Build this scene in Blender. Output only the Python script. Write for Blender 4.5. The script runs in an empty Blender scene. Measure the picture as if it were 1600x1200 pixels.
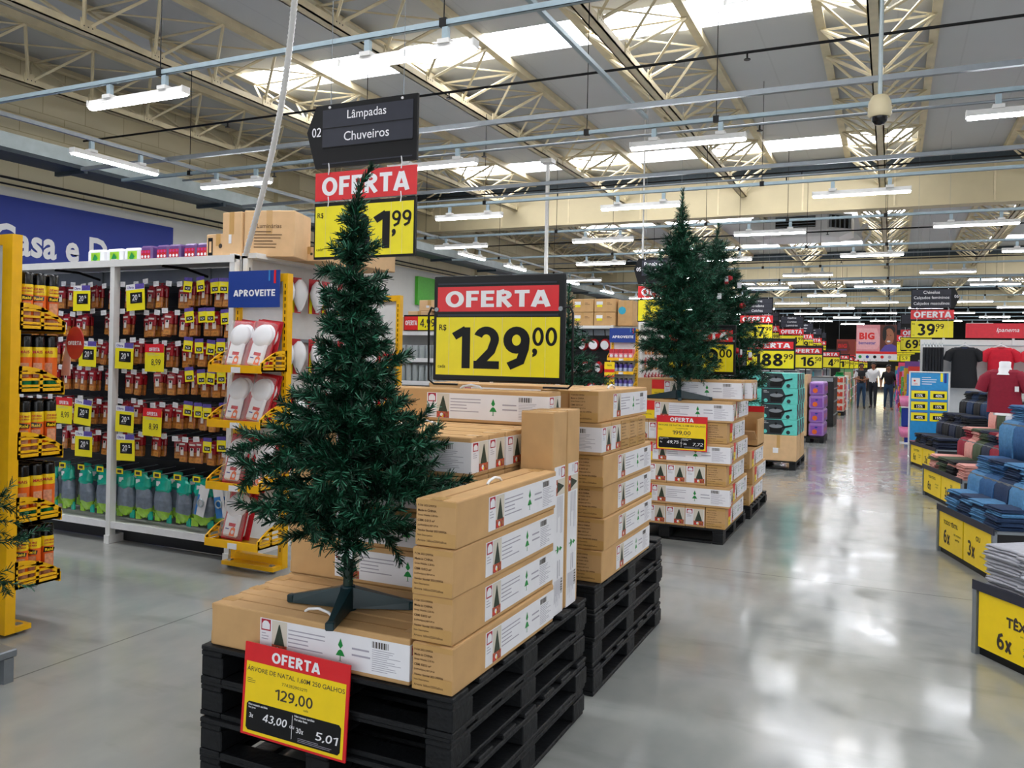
import bpy, bmesh, math, random
from mathutils import Matrix, Vector
import numpy as np
R = math.radians
SC = bpy.context.scene
COL = SC.collection
rnd = random.Random(7)

# ---------------------------------------------------------------- camera, world, exposure
F_PX, YAW, ROLL, EYE = 1285.0, 0.432, 0.02, 1.65
cd = bpy.data.cameras.new('camera'); cam = bpy.data.objects.new('camera', cd); COL.objects.link(cam)
cd.sensor_fit = 'HORIZONTAL'; cd.sensor_width = 36.0; cd.lens = F_PX / 1600 * 36.0
cd.shift_y = -40 / 1600.0
cd.clip_start = 0.05; cd.clip_end = 200
cam.matrix_world = Matrix.Translation((0, 0, EYE)) @ Matrix.Rotation(YAW, 4, 'Z') @ Matrix.Rotation(R(90), 4, 'X') @ Matrix.Rotation(ROLL, 4, 'Z')
SC.camera = cam
w = bpy.data.worlds.new('world'); SC.world = w; w.use_nodes = True
w.node_tree.nodes['Background'].inputs[0].default_value = (0.94, 0.97, 1.0, 1)
w.node_tree.nodes['Background'].inputs[1].default_value = 0.85
SC.view_settings.view_transform = 'Standard'
SC.view_settings.look = 'None'
SC.view_settings.exposure = 1.12
SC.view_settings.gamma = 1.0
SC.view_settings.use_curve_mapping = False
SC.cycles.use_denoising = True
SC.cycles.max_bounces = 6
SC.cycles.diffuse_bounces = 3
SC.cycles.glossy_bounces = 3
SC.cycles.transmission_bounces = 4
SC.cycles.transparent_max_bounces = 6
SC.cycles.sample_clamp_indirect = 6.0
SC.cycles.caustics_reflective = False
SC.cycles.caustics_refractive = False
LAMP = 20.0       # tube lamp emission
SKYLIGHT = 5.0    # daylight through the translucent roof strips

# ---------------------------------------------------------------- materials
MATS = {}
def srgb(h):
    if isinstance(h, str):
        h = h.lstrip('#'); c = [int(h[i:i+2], 16) / 255 for i in (0, 2, 4)]
    else: c = list(h)
    return tuple((x / 12.92 if x <= 0.04045 else ((x + 0.055) / 1.055) ** 2.4) for x in c) + (1.0,)
def mat(name, col, rough=0.5, metal=0.0, noise=0.08, scale=14.0, emit=0.0, spec=0.5, bump=0.0, alpha=1.0, trans=0.0):
    if name in MATS: return MATS[name]
    m = bpy.data.materials.new(name); m.use_nodes = True
    nt = m.node_tree; b = nt.nodes['Principled BSDF']; c = srgb(col)
    b.inputs['Roughness'].default_value = rough
    b.inputs['Metallic'].default_value = metal
    b.inputs['Specular IOR Level'].default_value = spec
    b.inputs['Alpha'].default_value = alpha
    b.inputs['Transmission Weight'].default_value = trans
    if noise > 0:
        tc = nt.nodes.new('ShaderNodeTexCoord'); n = nt.nodes.new('ShaderNodeTexNoise'); n.inputs['Scale'].default_value = scale
        n.inputs['Detail'].default_value = 4
        mr = nt.nodes.new('ShaderNodeMapRange'); mr.inputs[1].default_value = 0.3; mr.inputs[2].default_value = 0.7
        mr.inputs[3].default_value = 1 - noise; mr.inputs[4].default_value = 1 + noise
        mx = nt.nodes.new('ShaderNodeVectorMath'); mx.operation = 'SCALE'; mx.inputs[0].default_value = c[:3]
        nt.links.new(tc.outputs['Object'], n.inputs['Vector']); nt.links.new(n.outputs[0], mr.inputs[0])
        nt.links.new(mr.outputs[0], mx.inputs['Scale']); nt.links.new(mx.outputs[0], b.inputs['Base Color'])
        if bump > 0:
            bp = nt.nodes.new('ShaderNodeBump'); bp.inputs['Strength'].default_value = bump; bp.inputs['Distance'].default_value = 0.01
            nt.links.new(n.outputs[0], bp.inputs['Height']); nt.links.new(bp.outputs[0], b.inputs['Normal'])
    else: b.inputs['Base Color'].default_value = c
    if emit > 0:
        b.inputs['Emission Color'].default_value = c; b.inputs['Emission Strength'].default_value = emit
    MATS[name] = m; return m
mat('cardboard', '#c9a06c', 0.75, noise=0.07, scale=9)
mat('cardboard_pale', '#d9b487', 0.75, noise=0.06, scale=9)
mat('cardboard_dark', '#a67c48', 0.8, noise=0.08)
mat('tape', '#c49a5c', 0.3, noise=0.05)
mat('print_white', '#eeeef3', 0.42, noise=0.02)
mat('print_beige', '#d9d2c4', 0.5, noise=0.03)
mat('print_red', '#b01030', 0.5, noise=0.04)
mat('print_grey', '#a9a6b4', 0.6, noise=0)
mat('ink', '#3a3028', 0.6, noise=0)
mat('ink_brown', '#5b3f22', 0.7, noise=0)
mat('print_green', '#0d8a3c', 0.5, noise=0.05)
mat('print_fir', '#2c3a2c', 0.6, noise=0.25, scale=120)
mat('print_gifts', '#b4543c', 0.6, noise=0.6, scale=90)
mat('natal_red', '#e2231f', 0.45, noise=0.04)
mat('natal_yellow', '#f7d417', 0.45, noise=0.04)
mat('sign_red', '#df1822', 0.35, noise=0.04)
mat('sign_yellow', '#f5e609', 0.4, noise=0.03)
mat('poster_yellow', '#fbd808', 0.35, noise=0.03)
mat('sign_white', '#f2f2f6', 0.4, noise=0)
mat('sign_black', '#0b0b0e', 0.45, noise=0.1, spec=.25)
mat('sign_panel', '#30323d', 0.45, noise=0.06, spec=.3)
mat('black_metal', '#08090b', 0.4, noise=0.1, spec=.3)
mat('pallet_black', '#090c10', 0.6, noise=0.45, scale=30, bump=0.5, spec=.35)
mat('floor_dust', '#2a3036', 0.7, noise=0.2)
mat('white_metal', '#e4e4e2', 0.35, noise=0.03)
mat('grey_metal', '#8d949a', 0.38, metal=0.55, noise=0.06)
mat('galvanised', '#a9b6bb', 0.4, metal=0.5, noise=0.1, scale=5)
mat('duct_dark', '#3b4750', 0.5, metal=0.3, noise=0.1)
mat('channel_blue', '#9fb3bd', 0.4, metal=0.35, noise=0.05)
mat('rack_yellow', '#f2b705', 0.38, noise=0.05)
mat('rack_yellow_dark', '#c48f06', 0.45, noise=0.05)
mat('truss_cream', '#dccfae', 0.55, noise=0.1, scale=4)
mat('wall_blue', '#0a2f94', 0.5, noise=0.04, scale=3)
mat('sign_blue', '#10398f', 0.4, noise=0.03)
mat('panel_black', '#0a0a0d', 0.5, noise=0.15)
mat('pack_red', '#9c1220', 0.3, noise=0.25, scale=40)
mat('pack_brown', '#b0692f', 0.3, noise=0.3, scale=50)
mat('pack_white', '#e6ddd8', 0.35, noise=0.1, scale=60)
mat('teal_plastic', '#16a58c', 0.22, noise=0.25, scale=14)
mat('lime_plastic', '#9ccf3c', 0.25, noise=0.2, scale=20)
mat('grey_cloth', '#6f7a88', 0.3, noise=0.25, scale=25)
mat('tag_white', '#e8e8ea', 0.4, noise=0.05)
mat('tag_purple', '#5a4a9c', 0.4, noise=0.2, scale=60)
mat('can_orange', '#ee6a1e', 0.28, noise=0.08)
mat('can_print', '#d99a78', 0.35, noise=0.25, scale=60)
mat('can_yellow', '#f6d21c', 0.28, noise=0.05)
mat('cap_black', '#08080a', 0.2, noise=0)
mat('cap_green', '#0f9a64', 0.25, noise=0.1)
mat('plastic_white', '#f0f1f4', 0.3, noise=0.02)
mat('card_red', '#c2202c', 0.35, noise=0.2, scale=30)
mat('needle_dark', '#082a1a', 0.5, noise=0, spec=.25)
mat('needle_mid', '#12472f', 0.45, noise=0, spec=.35)
mat('needle_light', '#3f8467', 0.38, noise=0)
mat('stem_green', '#0b2a20', 0.6, noise=0)
mat('stand_green', '#0c2c33', 0.35, noise=0.08)
mat('clear_plastic', '#f4f6f8', 0.08, noise=0, alpha=.13)
mat('hose_white', '#d8d8d6', 0.5, noise=0.03)
mat('skin', '#8a5a40', 0.55, noise=0.04)
mat('hair', '#120d0b', 0.5, noise=0.1)
mat('denim', '#24405e', 0.85, noise=0.18, scale=40)
mat('shirt_black', '#121318', 0.8, noise=0.1)
mat('shirt_white', '#e8e8ea', 0.8, noise=0.04)
mat('trouser_dark', '#1a1e28', 0.85, noise=0.1)
mat('shoe', '#2a2422', 0.5, noise=0.1)
def colour(hexs, rough=0.5, noise=0.08, scale=20, bump=0.0): return mat('paint_' + hexs.lstrip('#') + ('_%d' % int(rough * 100)), hexs, rough, noise=noise, scale=scale, bump=bump).name
# lamps and daylight strips give off light
mat('lamp_tube', '#f3f5fb', 0.4, noise=0, emit=LAMP)
mat('skylight_sheet', '#f9faff', 0.5, noise=0, emit=SKYLIGHT)

# ---------------------------------------------------------------- mesh builder
# heavy sign lettering drawn with strokes (price digits and offer headings)
def arc(cx, cy, rx, ry, a0, a1, n=14): return [(cx + rx * math.cos(R(a0 + (a1 - a0) * i / n)), cy + ry * math.sin(R(a0 + (a1 - a0) * i / n))) for i in range(n + 1)]
def glyph(ch, t):
    h = t / 2; W_ = .56; c = W_ / 2; top = 1 - h; L = h; Rt = W_ - h
    G = {'0': (W_, [arc(c, .5, c - h, .5 - h, 90, 450, 26)]),
         '1': (.40, [[(.40 - h, 0), (.40 - h, 1 - t * .1)], [(h * .4, .78 - h * .2), (.40 - h, 1 - h * .75)]]),
         '2': (W_, [arc(c - .01, .70, c - h, .30 - h, 160, -18, 14) + [(c + .10, .42), (L + .02, h + .02)], [(0, h), (W_, h)]]),
         '3': (W_, [arc(c - .03, .735, c - h, .265 - h, 150, -90, 14), arc(c - .03, .275, c - h + .03, .275 - h, 90, -150, 14)]),
         '4': (.60, [[(.42, 0), (.42, 1)], [(.42 - h * .3, 1 - h), (h, .26 + h)], [(0, .26), (.60, .26)]]),
         '5': (W_, [[(W_ - .04, top), (L + .04, top), (L + .03, .50)], arc(c - .04, .32, c - h + .03, .32 - h, 120, -140, 16)]),
         '6': (W_, [arc(c, .315, c - h, .315 - h, 90, 450, 22), [(L, .33), (L + .015, .52), (L + .10, .80), (W_ - .12, 1 - h * .8)]]),
         '7': (W_, [[(0, top), (W_ - h, top), (W_ - h - .02, .88), (.16 + h * .2, 0)]]),
         '8': (W_, [arc(c, .75, c - h - .03, .25 - h * .9, 90, 450, 20), arc(c, .28, c - h, .28 - h, 90, 450, 20)]),
         '9': (W_, [arc(c, .685, c - h, .315 - h, 90, 450, 22), [(Rt, .67), (Rt - .015, .48), (Rt - .10, .20), (.12, h * .8)]]),
         ',': (.16, [[(.12, .14), (.10, .02), (.03, -.10)]]),
         'O': (.74, [arc(.37, .5, .37 - h, .5 - h, 90, 450, 26)]), 'F': (.50, [[(h, 0), (h, 1)], [(h, top), (.50, top)], [(h, .50), (.46, .50)]]),
         'E': (.52, [[(h, 0), (h, 1)], [(h, top), (.52, top)], [(h, .5), (.48, .5)], [(h, h), (.52, h)]]),
         'R': (.60, [[(h, 0), (h, 1)], [(h, top), (.28, top)] + arc(.28, .72, .28 - h * .8, .28 - h, 90, -90, 10) + [(h, .44 + h)], [(.26, .46), (.60 - h * .7, 0)]]),
         'T': (.56, [[(0, top), (.56, top)], [(.28, 0), (.28, top)]]), 'A': (.66, [[(h * .6, 0), (.33 - h * .2, 1 - h * .3)], [(.66 - h * .6, 0), (.33 + h * .2, 1 - h * .3)], [(.15, .26), (.51, .26)]]),
         'S': (W_, [arc(c, .74, c - h, .26 - h, 40, 270, 14)[:-1] + arc(c, .26, c - h, .26 - h, 90, -140, 14)]), 'P': (.58, [[(h, 0), (h, 1)], [(h, top), (.28, top)] + arc(.28, .70, .28 - h * .8, .30 - h, 90, -90, 10) + [(h, .40 + h)]]),
         'V': (.62, [[(h * .6, 1), (.31, h * .3)], [(.62 - h * .6, 1), (.31, h * .3)]]), 'I': (.2, [[(.1, 0), (.1, 1)]]), 'x': (.46, [[(.05, 0), (.41, .68)], [(.41, 0), (.05, .68)]])}
    return G.get(ch)
def stroke_text(s, t):
    V = []; F = []; x = 0.0
    for ch in s:
        w_, paths = glyph(ch, t)
        for pi, p in enumerate(paths):
            P = [Vector((a, b)) for a, b in p]; o = len(V); n = len(P)
            for i, q in enumerate(P):
                d0 = (q - P[i - 1]).normalized() if i else None; d1 = (P[i + 1] - q).normalized() if i < n - 1 else None
                if i in (0, n - 1) and (P[0] - P[-1]).length < 1e-4: d0 = (P[-1] - P[-2]).normalized(); d1 = (P[1] - P[0]).normalized()
                d = ((d0 or d1) + (d1 or d0)).normalized(); nn = Vector((-d.y, d.x)); k = t / 2 / max(.6, nn.dot(Vector((-(d1 or d0).y, (d1 or d0).x))))
                V += [(x + q.x + nn.x * k, q.y + nn.y * k, pi * .0007), (x + q.x - nn.x * k, q.y - nn.y * k, pi * .0007)]
            F += [(o + 2 * i + 1, o + 2 * i + 3, o + 2 * i + 2, o + 2 * i) for i in range(n - 1)]
        x += w_ + .085
    v = np.array(V); return v, F, 0.0, x - .085, 0.0, 1.0
_text = {}
def is_stroke(s): return s in ('OFERTA', 'APROVEITE') or (len(s.strip(',')) > 0 and all(ch in '0123456789,x' for ch in s))
def text_mesh(s, bold):
    k = (s, bold)
    if k not in _text and is_stroke(s):
        _text[k] = stroke_text(s, min(.21, .115 + bold * 1.25) if s[0] not in 'OA' else .2)
    if k not in _text:
        cu = bpy.data.curves.new('t', 'FONT'); cu.body = s; cu.size = 1.0; cu.resolution_u = 3; cu.offset = bold; cu.space_character = 1.0 + 3.2 * max(0, bold - .02)
        o = bpy.data.objects.new('t', cu); me = o.to_mesh()
        v = np.array([tuple(x.co) for x in me.vertices]) if len(me.vertices) else np.zeros((0, 3))
        f = [tuple(p.vertices) for p in me.polygons]
        o.to_mesh_clear(); bpy.data.objects.remove(o); bpy.data.curves.remove(cu)
        if len(v):
            x0, x1 = v[:, 0].min(), v[:, 0].max(); y0, y1 = v[:, 1].min(), v[:, 1].max()
        else: x0 = x1 = y0 = y1 = 0
        _text[k] = (v, f, x0, x1, y0, y1)
    return _text[k]
_bev = {}
def bevel_box(sx, sy, sz, b, seg=1):
    k = (round(sx, 4), round(sy, 4), round(sz, 4), b, seg)
    if k not in _bev:
        bm = bmesh.new(); bmesh.ops.create_cube(bm, size=1.0)
        for v in bm.verts: v.co = Vector((v.co.x * sx, v.co.y * sy, v.co.z * sz))
        bmesh.ops.bevel(bm, geom=list(bm.edges), offset=b, segments=seg, affect='EDGES', profile=0.5)
        bm.verts.index_update()
        _bev[k] = ([tuple(v.co) for v in bm.verts], [tuple(v.index for v in f.verts) for f in bm.faces]); bm.free()
    return _bev[k]
class MB:
    def __init__(s): s.v = []; s.f = []; s.m = []; s.sm = []; s.names = []; s.M = None
    def mi(s, name):
        if name not in s.names: s.names.append(name)
        return s.names.index(name)
    def add(s, vs, fs, m, smooth=False):
        o = len(s.v); k = s.mi(m)
        if s.M is not None: vs = [tuple(s.M @ Vector(p)) for p in vs]
        s.v.extend(vs)
        for f in fs: s.f.append(tuple(i + o for i in f)); s.m.append(k); s.sm.append(smooth)
        return s
    def box(s, x0, y0, z0, x1, y1, z1, m, b=0.0, seg=1):
        if b > 0:
            vs, fs = bevel_box(x1 - x0, y1 - y0, z1 - z0, b, seg); c = ((x0 + x1) / 2, (y0 + y1) / 2, (z0 + z1) / 2)
            return s.add([(p[0] + c[0], p[1] + c[1], p[2] + c[2]) for p in vs], fs, m)
        vs = [(x0, y0, z0), (x1, y0, z0), (x1, y1, z0), (x0, y1, z0), (x0, y0, z1), (x1, y0, z1), (x1, y1, z1), (x0, y1, z1)]
        return s.add(vs, [(0, 3, 2, 1), (4, 5, 6, 7), (0, 1, 5, 4), (1, 2, 6, 5), (2, 3, 7, 6), (3, 0, 4, 7)], m)
    def quad(s, a, b, c, d, m): return s.add([a, b, c, d], [(0, 1, 2, 3)], m)
    def rect(s, x0, z0, x1, z1, m, y=-0.001):   # printed patch on a face looking to -y
        return s.add([(x0, y, z0), (x1, y, z0), (x1, y, z1), (x0, y, z1)], [(0, 1, 2, 3)], m)
    def poly(s, pts, m, y=-0.001): return s.add([(p[0], y, p[1]) for p in pts], [tuple(range(len(pts)))], m)
    def disc(s, x, z, r, m, y=-0.001, n=16, rz=None):
        rz = rz or r
        return s.poly([(x + r * math.cos(2 * math.pi * i / n), z + rz * math.sin(2 * math.pi * i / n)) for i in range(n)], m, y)
    def prism(s, pts, y0, y1, m):               # outline in xz (counter-clockwise seen from -y), pushed along y
        n = len(pts)
        vs = [(p[0], y0, p[1]) for p in pts] + [(p[0], y1, p[1]) for p in pts]
        fs = [tuple(range(n)), tuple(range(2 * n - 1, n - 1, -1))] + [(i, i + n, (i + 1) % n + n, (i + 1) % n) for i in range(n)]
        return s.add(vs, fs, m)
    def cyl(s, p0, p1, r, m, r1=None, n=8, smooth=True, caps=True):
        p0 = Vector(p0); p1 = Vector(p1); d = (p1 - p0).normalized(); r1 = r if r1 is None else r1
        a = d.orthogonal().normalized(); b = d.cross(a)
        vs = []
        for p, rr in ((p0, r), (p1, r1)):
            for i in range(n):
                t = 2 * math.pi * (i + .5) / n; vs.append(tuple(p + a * (rr * math.cos(t)) + b * (rr * math.sin(t))))
        s.add(vs, [(i, (i + 1) % n, (i + 1) % n + n, i + n) for i in range(n)], m, smooth and n > 5)
        if caps: s.add(vs, [tuple(range(n - 1, -1, -1)), tuple(range(n, 2 * n))], m)
        return s
    def tube(s, pts, r, m, n=6):
        P = [Vector(p) for p in pts]; vs = []; ref = None
        for i, p in enumerate(P):
            d = (P[min(i + 1, len(P) - 1)] - P[max(i - 1, 0)]).normalized()
            a = d.orthogonal().normalized() if ref is None else (ref - d * ref.dot(d)).normalized()
            ref = a; b = d.cross(a); rr = r[i] if isinstance(r, (list, tuple)) else r
            for k in range(n):
                t = 2 * math.pi * k / n; vs.append(tuple(p + a * (rr * math.cos(t)) + b * (rr * math.sin(t))))
        fs = [(i * n + k, i * n + (k + 1) % n, (i + 1) * n + (k + 1) % n, (i + 1) * n + k) for i in range(len(P) - 1) for k in range(n)]
        s.add(vs, fs, m, True)
        return s.add(vs, [tuple(range(n - 1, -1, -1)), tuple(range((len(P) - 1) * n, len(P) * n))], m)
    def lathe(s, prof, m, n=14, c=(0, 0, 0), sx=1.0, sy=1.0):
        vs = []; k = len(prof)
        for r, z in prof:
            for i in range(n):
                t = 2 * math.pi * i / n; vs.append((c[0] + sx * r * math.cos(t), c[1] + sy * r * math.sin(t), c[2] + z))
        s.add(vs, [(j * n + i, j * n + (i + 1) % n, (j + 1) * n + (i + 1) % n, (j + 1) * n + i) for j in range(k - 1) for i in range(n)], m, True)
        return s.add(vs, [tuple(range(n - 1, -1, -1)), tuple(range((k - 1) * n, k * n))], m)
    def text(s, t, x, z, h, m, w=None, al='c', bold=0.0, y=-0.0015, shear=0.0, maxw=None):
        v, f, x0, x1, y0, y1 = text_mesh(t, bold); bold_stroke = is_stroke(t)
        if not len(v): return s
        k = h / (y1 - y0); kx = w / (x1 - x0) if w else k
        if maxw and (x1 - x0) * kx > maxw: kx = maxw / (x1 - x0)
        wd = (x1 - x0) * kx; ox = x - (wd / 2 if al == 'c' else wd if al == 'r' else 0)
        return s.add([(ox + (p[0] - x0) * kx + shear * (p[1] - y0) * k, y - (p[2] if bold_stroke else 0), z + (p[1] - y0) * k) for p in v], f, m)
    def lines(s, x, z, w, h, n, m='print_grey', y=-0.001, seed=1):    # rows of small print
        q = random.Random(seed)
        for i in range(n):
            zz = z - i * h / n; s.rect(x, zz - h / n * 0.28, x + w * q.uniform(0.5, 1.0), zz, m, y)
        return s
    def barcode(s, x, z, w, h, m='ink', y=-0.001):
        q = random.Random(3); xx = x
        while xx < x + w:
            ww = q.choice((1, 1, 2, 3)) * w / 36; s.rect(xx, z, min(xx + ww, x + w), z + h, m, y); xx += ww + q.choice((1, 2)) * w / 36
        return s
    def mesh(s, name):
        me = bpy.data.meshes.new(name); me.from_pydata(s.v, [], s.f)
        for n in s.names: me.materials.append(MATS[n])
        me.polygons.foreach_set('material_index', s.m); me.polygons.foreach_set('use_smooth', s.sm); me.update()
        return me
    def build(s, name, parent=None, loc=None):
        o = bpy.data.objects.new(name, s.mesh(name)); COL.objects.link(o)
        if parent is not None: o.parent = parent
        if loc: o.location = loc
        return o
def thing(name, label, cat, loc=(0, 0, 0), rz=0.0, group=None):
    o = bpy.data.objects.new(name, None); COL.objects.link(o); o.empty_display_size = 0.1
    o.location = loc; o.rotation_euler = (0, 0, rz); o['label'] = label; o['category'] = cat
    if group: o['group'] = group
    return o
def tag(o, label, cat, group=None, kind=None):
    o['label'] = label; o['category'] = cat
    if group: o['group'] = group
    if kind: o['kind'] = kind
    return o
def struct(name, mb):
    o = mb.build(name); o['kind'] = 'structure'; return o
def kids(o): return [c for c in KID.get(o.name, [])]
KID = {}
def dup(root, loc, rz=None, label=None, group=None, scale=None):
    r = root.copy(); COL.objects.link(r); r.location = loc
    if rz is not None: r.rotation_euler = (0, 0, rz)
    if label: r['label'] = label
    if group: r['group'] = group
    if scale: r.scale = scale
    for ch in root.children:
        c = ch.copy(); COL.objects.link(c); c.parent = r
        for g in ch.children:
            d = g.copy(); COL.objects.link(d); d.parent = c
    return r
def spin(x, y, z, deg): return Matrix.Translation((x, y, z)) @ Matrix.Rotation(R(deg), 4, 'Z')
# ================================================================ the setting
def floor_material():
    m = bpy.data.materials.new('polished_concrete'); m.use_nodes = True; nt = m.node_tree; b = nt.nodes['Principled BSDF']; L = nt.links.new
    N = lambda t: nt.nodes.new(t)
    tc = N('ShaderNodeTexCoord')
    def noise(scale, detail, st=(1, 1, 1)):
        mp = N('ShaderNodeMapping'); mp.inputs['Scale'].default_value = st; L(tc.outputs['Object'], mp.inputs[0])
        n = N('ShaderNodeTexNoise'); n.inputs['Scale'].default_value = scale; n.inputs['Detail'].default_value = detail; L(mp.outputs[0], n.inputs['Vector']); return n.outputs[0]
    a = noise(0.7, 6); c = noise(5.0, 8, (1.0, 0.6, 1)); d = noise(60, 3)
    r = N('ShaderNodeValToRGB'); r.color_ramp.elements[0].position = 0.3; r.color_ramp.elements[0].color = srgb('#878b8b')
    r.color_ramp.elements[1].position = 0.75; r.color_ramp.elements[1].color = srgb('#a4a5a0')
    mix = N('ShaderNodeMath'); mix.operation = 'MULTIPLY_ADD'; L(a, mix.inputs[0]); mix.inputs[1].default_value = 0.6
    m2 = N('ShaderNodeMath'); m2.operation = 'MULTIPLY'; L(c, m2.inputs[0]); m2.inputs[1].default_value = 0.4; L(m2.outputs[0], mix.inputs[2]); L(mix.outputs[0], r.inputs[0])
    sp = N('ShaderNodeSeparateXYZ'); L(tc.outputs['Object'], sp.inputs[0])
    def joint(out, pitch, off):
        ad = N('ShaderNodeMath'); ad.operation = 'ADD'; L(out, ad.inputs[0]); ad.inputs[1].default_value = off
        pp = N('ShaderNodeMath'); pp.operation = 'PINGPONG'; L(ad.outputs[0], pp.inputs[0]); pp.inputs[1].default_value = pitch / 2
        lt = N('ShaderNodeMath'); lt.operation = 'LESS_THAN'; L(pp.outputs[0], lt.inputs[0]); lt.inputs[1].default_value = 0.006; return lt.outputs[0]
    j1 = joint(sp.outputs[1], 5.0, -1.68); j2 = joint(sp.outputs[0], 7.0, 3.95)
    mxj = N('ShaderNodeMath'); mxj.operation = 'MAXIMUM'; L(j1, mxj.inputs[0]); L(j2, mxj.inputs[1])
    dk = N('ShaderNodeMapRange'); L(mxj.outputs[0], dk.inputs[0]); dk.inputs[3].default_value = 1.0; dk.inputs[4].default_value = 0.55
    # dark scuffs
    e = N('ShaderNodeMapRange'); L(noise(2.6, 10, (0.5, 1.6, 1)), e.inputs[0]); e.inputs[1].default_value = 0.56; e.inputs[2].default_value = 0.75; e.inputs[3].default_value = 1.0; e.inputs[4].default_value = 0.78
    ml = N('ShaderNodeMath'); ml.operation = 'MULTIPLY'; L(dk.outputs[0], ml.inputs[0]); L(e.outputs[0], ml.inputs[1])
    vs = N('ShaderNodeVectorMath'); vs.operation = 'SCALE'; L(r.outputs[0], vs.inputs[0]); L(ml.outputs[0], vs.inputs['Scale']); L(vs.outputs[0], b.inputs['Base Color'])
    rr = N('ShaderNodeMapRange'); L(c, rr.inputs[0]); rr.inputs[1].default_value = 0.3; rr.inputs[2].default_value = 0.7; rr.inputs[3].default_value = 0.08; rr.inputs[4].default_value = 0.2; L(rr.outputs[0], b.inputs['Roughness'])
    bp = N('ShaderNodeBump'); bp.inputs['Strength'].default_value = 0.05; bp.inputs['Distance'].default_value = 0.02; L(c, bp.inputs['Height']); L(bp.outputs[0], b.inputs['Normal'])
    b.inputs['Specular IOR Level'].default_value = 0.75
    MATS['polished_concrete'] = m
floor_material()
def wall_material():
    m = bpy.data.materials.new('block_wall'); m.use_nodes = True; nt = m.node_tree; b = nt.nodes['Principled BSDF']; L = nt.links.new
    tc = nt.nodes.new('ShaderNodeTexCoord'); sp = nt.nodes.new('ShaderNodeSeparateXYZ'); cb = nt.nodes.new('ShaderNodeCombineXYZ')
    L(tc.outputs['Object'], sp.inputs[0]); L(sp.outputs[1], cb.inputs[0]); L(sp.outputs[2], cb.inputs[1])
    br = nt.nodes.new('ShaderNodeTexBrick'); L(cb.outputs[0], br.inputs['Vector']); br.inputs['Scale'].default_value = 1.0
    br.inputs['Brick Width'].default_value = 0.8; br.inputs['Row Height'].default_value = 0.4; br.inputs['Mortar Size'].default_value = 0.008
    br.inputs['Color1'].default_value = srgb('#e4dabc'); br.inputs['Color2'].default_value = srgb('#ded3b3'); br.inputs['Mortar'].default_value = srgb('#c4b68e')
    L(br.outputs[0], b.inputs['Base Color']); b.inputs['Roughness'].default_value = 0.8
    MATS['block_wall'] = m
wall_material()
def roof_material():
    m = bpy.data.materials.new('roof_sheet'); m.use_nodes = True; nt = m.node_tree; b = nt.nodes['Principled BSDF']; L = nt.links.new
    tc = nt.nodes.new('ShaderNodeTexCoord'); sp = nt.nodes.new('ShaderNodeSeparateXYZ'); L(tc.outputs['Object'], sp.inputs[0])
    pp = nt.nodes.new('ShaderNodeMath'); pp.operation = 'PINGPONG'; L(sp.outputs[0], pp.inputs[0]); pp.inputs[1].default_value = 0.45
    lt = nt.nodes.new('ShaderNodeMapRange'); L(pp.outputs[0], lt.inputs[0]); lt.inputs[1].default_value = 0.0; lt.inputs[2].default_value = 0.02; lt.inputs[3].default_value = 0.9; lt.inputs[4].default_value = 1.0
    n = nt.nodes.new('ShaderNodeTexNoise'); n.inputs['Scale'].default_value = 0.8; L(tc.outputs['Object'], n.inputs['Vector'])
    mr = nt.nodes.new('ShaderNodeMapRange'); L(n.outputs[0], mr.inputs[0]); mr.inputs[3].default_value = 0.92; mr.inputs[4].default_value = 1.05
    ml = nt.nodes.new('ShaderNodeMath'); ml.operation = 'MULTIPLY'; L(lt.outputs[0], ml.inputs[0]); L(mr.outputs[0], ml.inputs[1])
    vs = nt.nodes.new('ShaderNodeVectorMath'); vs.operation = 'SCALE'; vs.inputs[0].default_value = srgb('#d0d3d6')[:3]; L(ml.outputs[0], vs.inputs['Scale']); L(vs.outputs[0], b.inputs['Base Color'])
    b.inputs['Roughness'].default_value = 0.6; MATS['roof_sheet'] = m
roof_material()
mat('beam_cream', '#c9bd9b', 0.6, noise=0.05, scale=2)
mat('wall_white', '#d9d9d6', 0.6, noise=0.04, scale=2)
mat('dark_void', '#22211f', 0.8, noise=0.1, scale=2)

ROOF = 6.4; XW = -13.0; XE = 14.0; Y0, Y1 = -12.0, 72.0
SKY = [(3.4, 4.4), (10.75, 11.7), (18.2, 19.2), (27.4, 28.5), (34.0, 35.1), (42.5, 43.6), (50.3, 51.4), (59, 60.1)]  # nearest strip is out of view, included to light the foreground
struct('floor', MB().add([(XW, Y0, 0), (XE, Y0, 0), (XE, Y1, 0), (XW, Y1, 0), (XW, Y0, -.2), (XE, Y0, -.2), (XE, Y1, -.2), (XW, Y1, -.2)],
       [(0, 1, 2, 3), (4, 7, 6, 5), (0, 4, 5, 1), (1, 5, 6, 2), (2, 6, 7, 3), (3, 7, 4, 0)], 'polished_concrete'))
c = MB(); y = Y0
SX0, SX1 = -10.15, 0.3
for a, b_ in SKY + [(Y1, Y1)]:
    c.box(XW, y, ROOF, XE, a, ROOF + .12, 'roof_sheet')
    if b_ > a:
        c.box(XW, a, ROOF, SX0, b_, ROOF + .12, 'roof_sheet'); c.box(SX1, a, ROOF, 3.2, b_, ROOF + .12, 'roof_sheet'); c.box(12.6, a, ROOF, XE, b_, ROOF + .12, 'roof_sheet')
    y = b_
struct('ceiling', c)
for i, (a, b_) in enumerate(SKY):
    m = MB(); m.box(SX0, a, ROOF + .05, SX1, b_, ROOF + .08, 'skylight_sheet'); m.box(3.2, a, ROOF + .05, 12.6, b_, ROOF + .08, 'skylight_sheet')
    struct('window_%d' % (i + 1), m)
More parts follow.
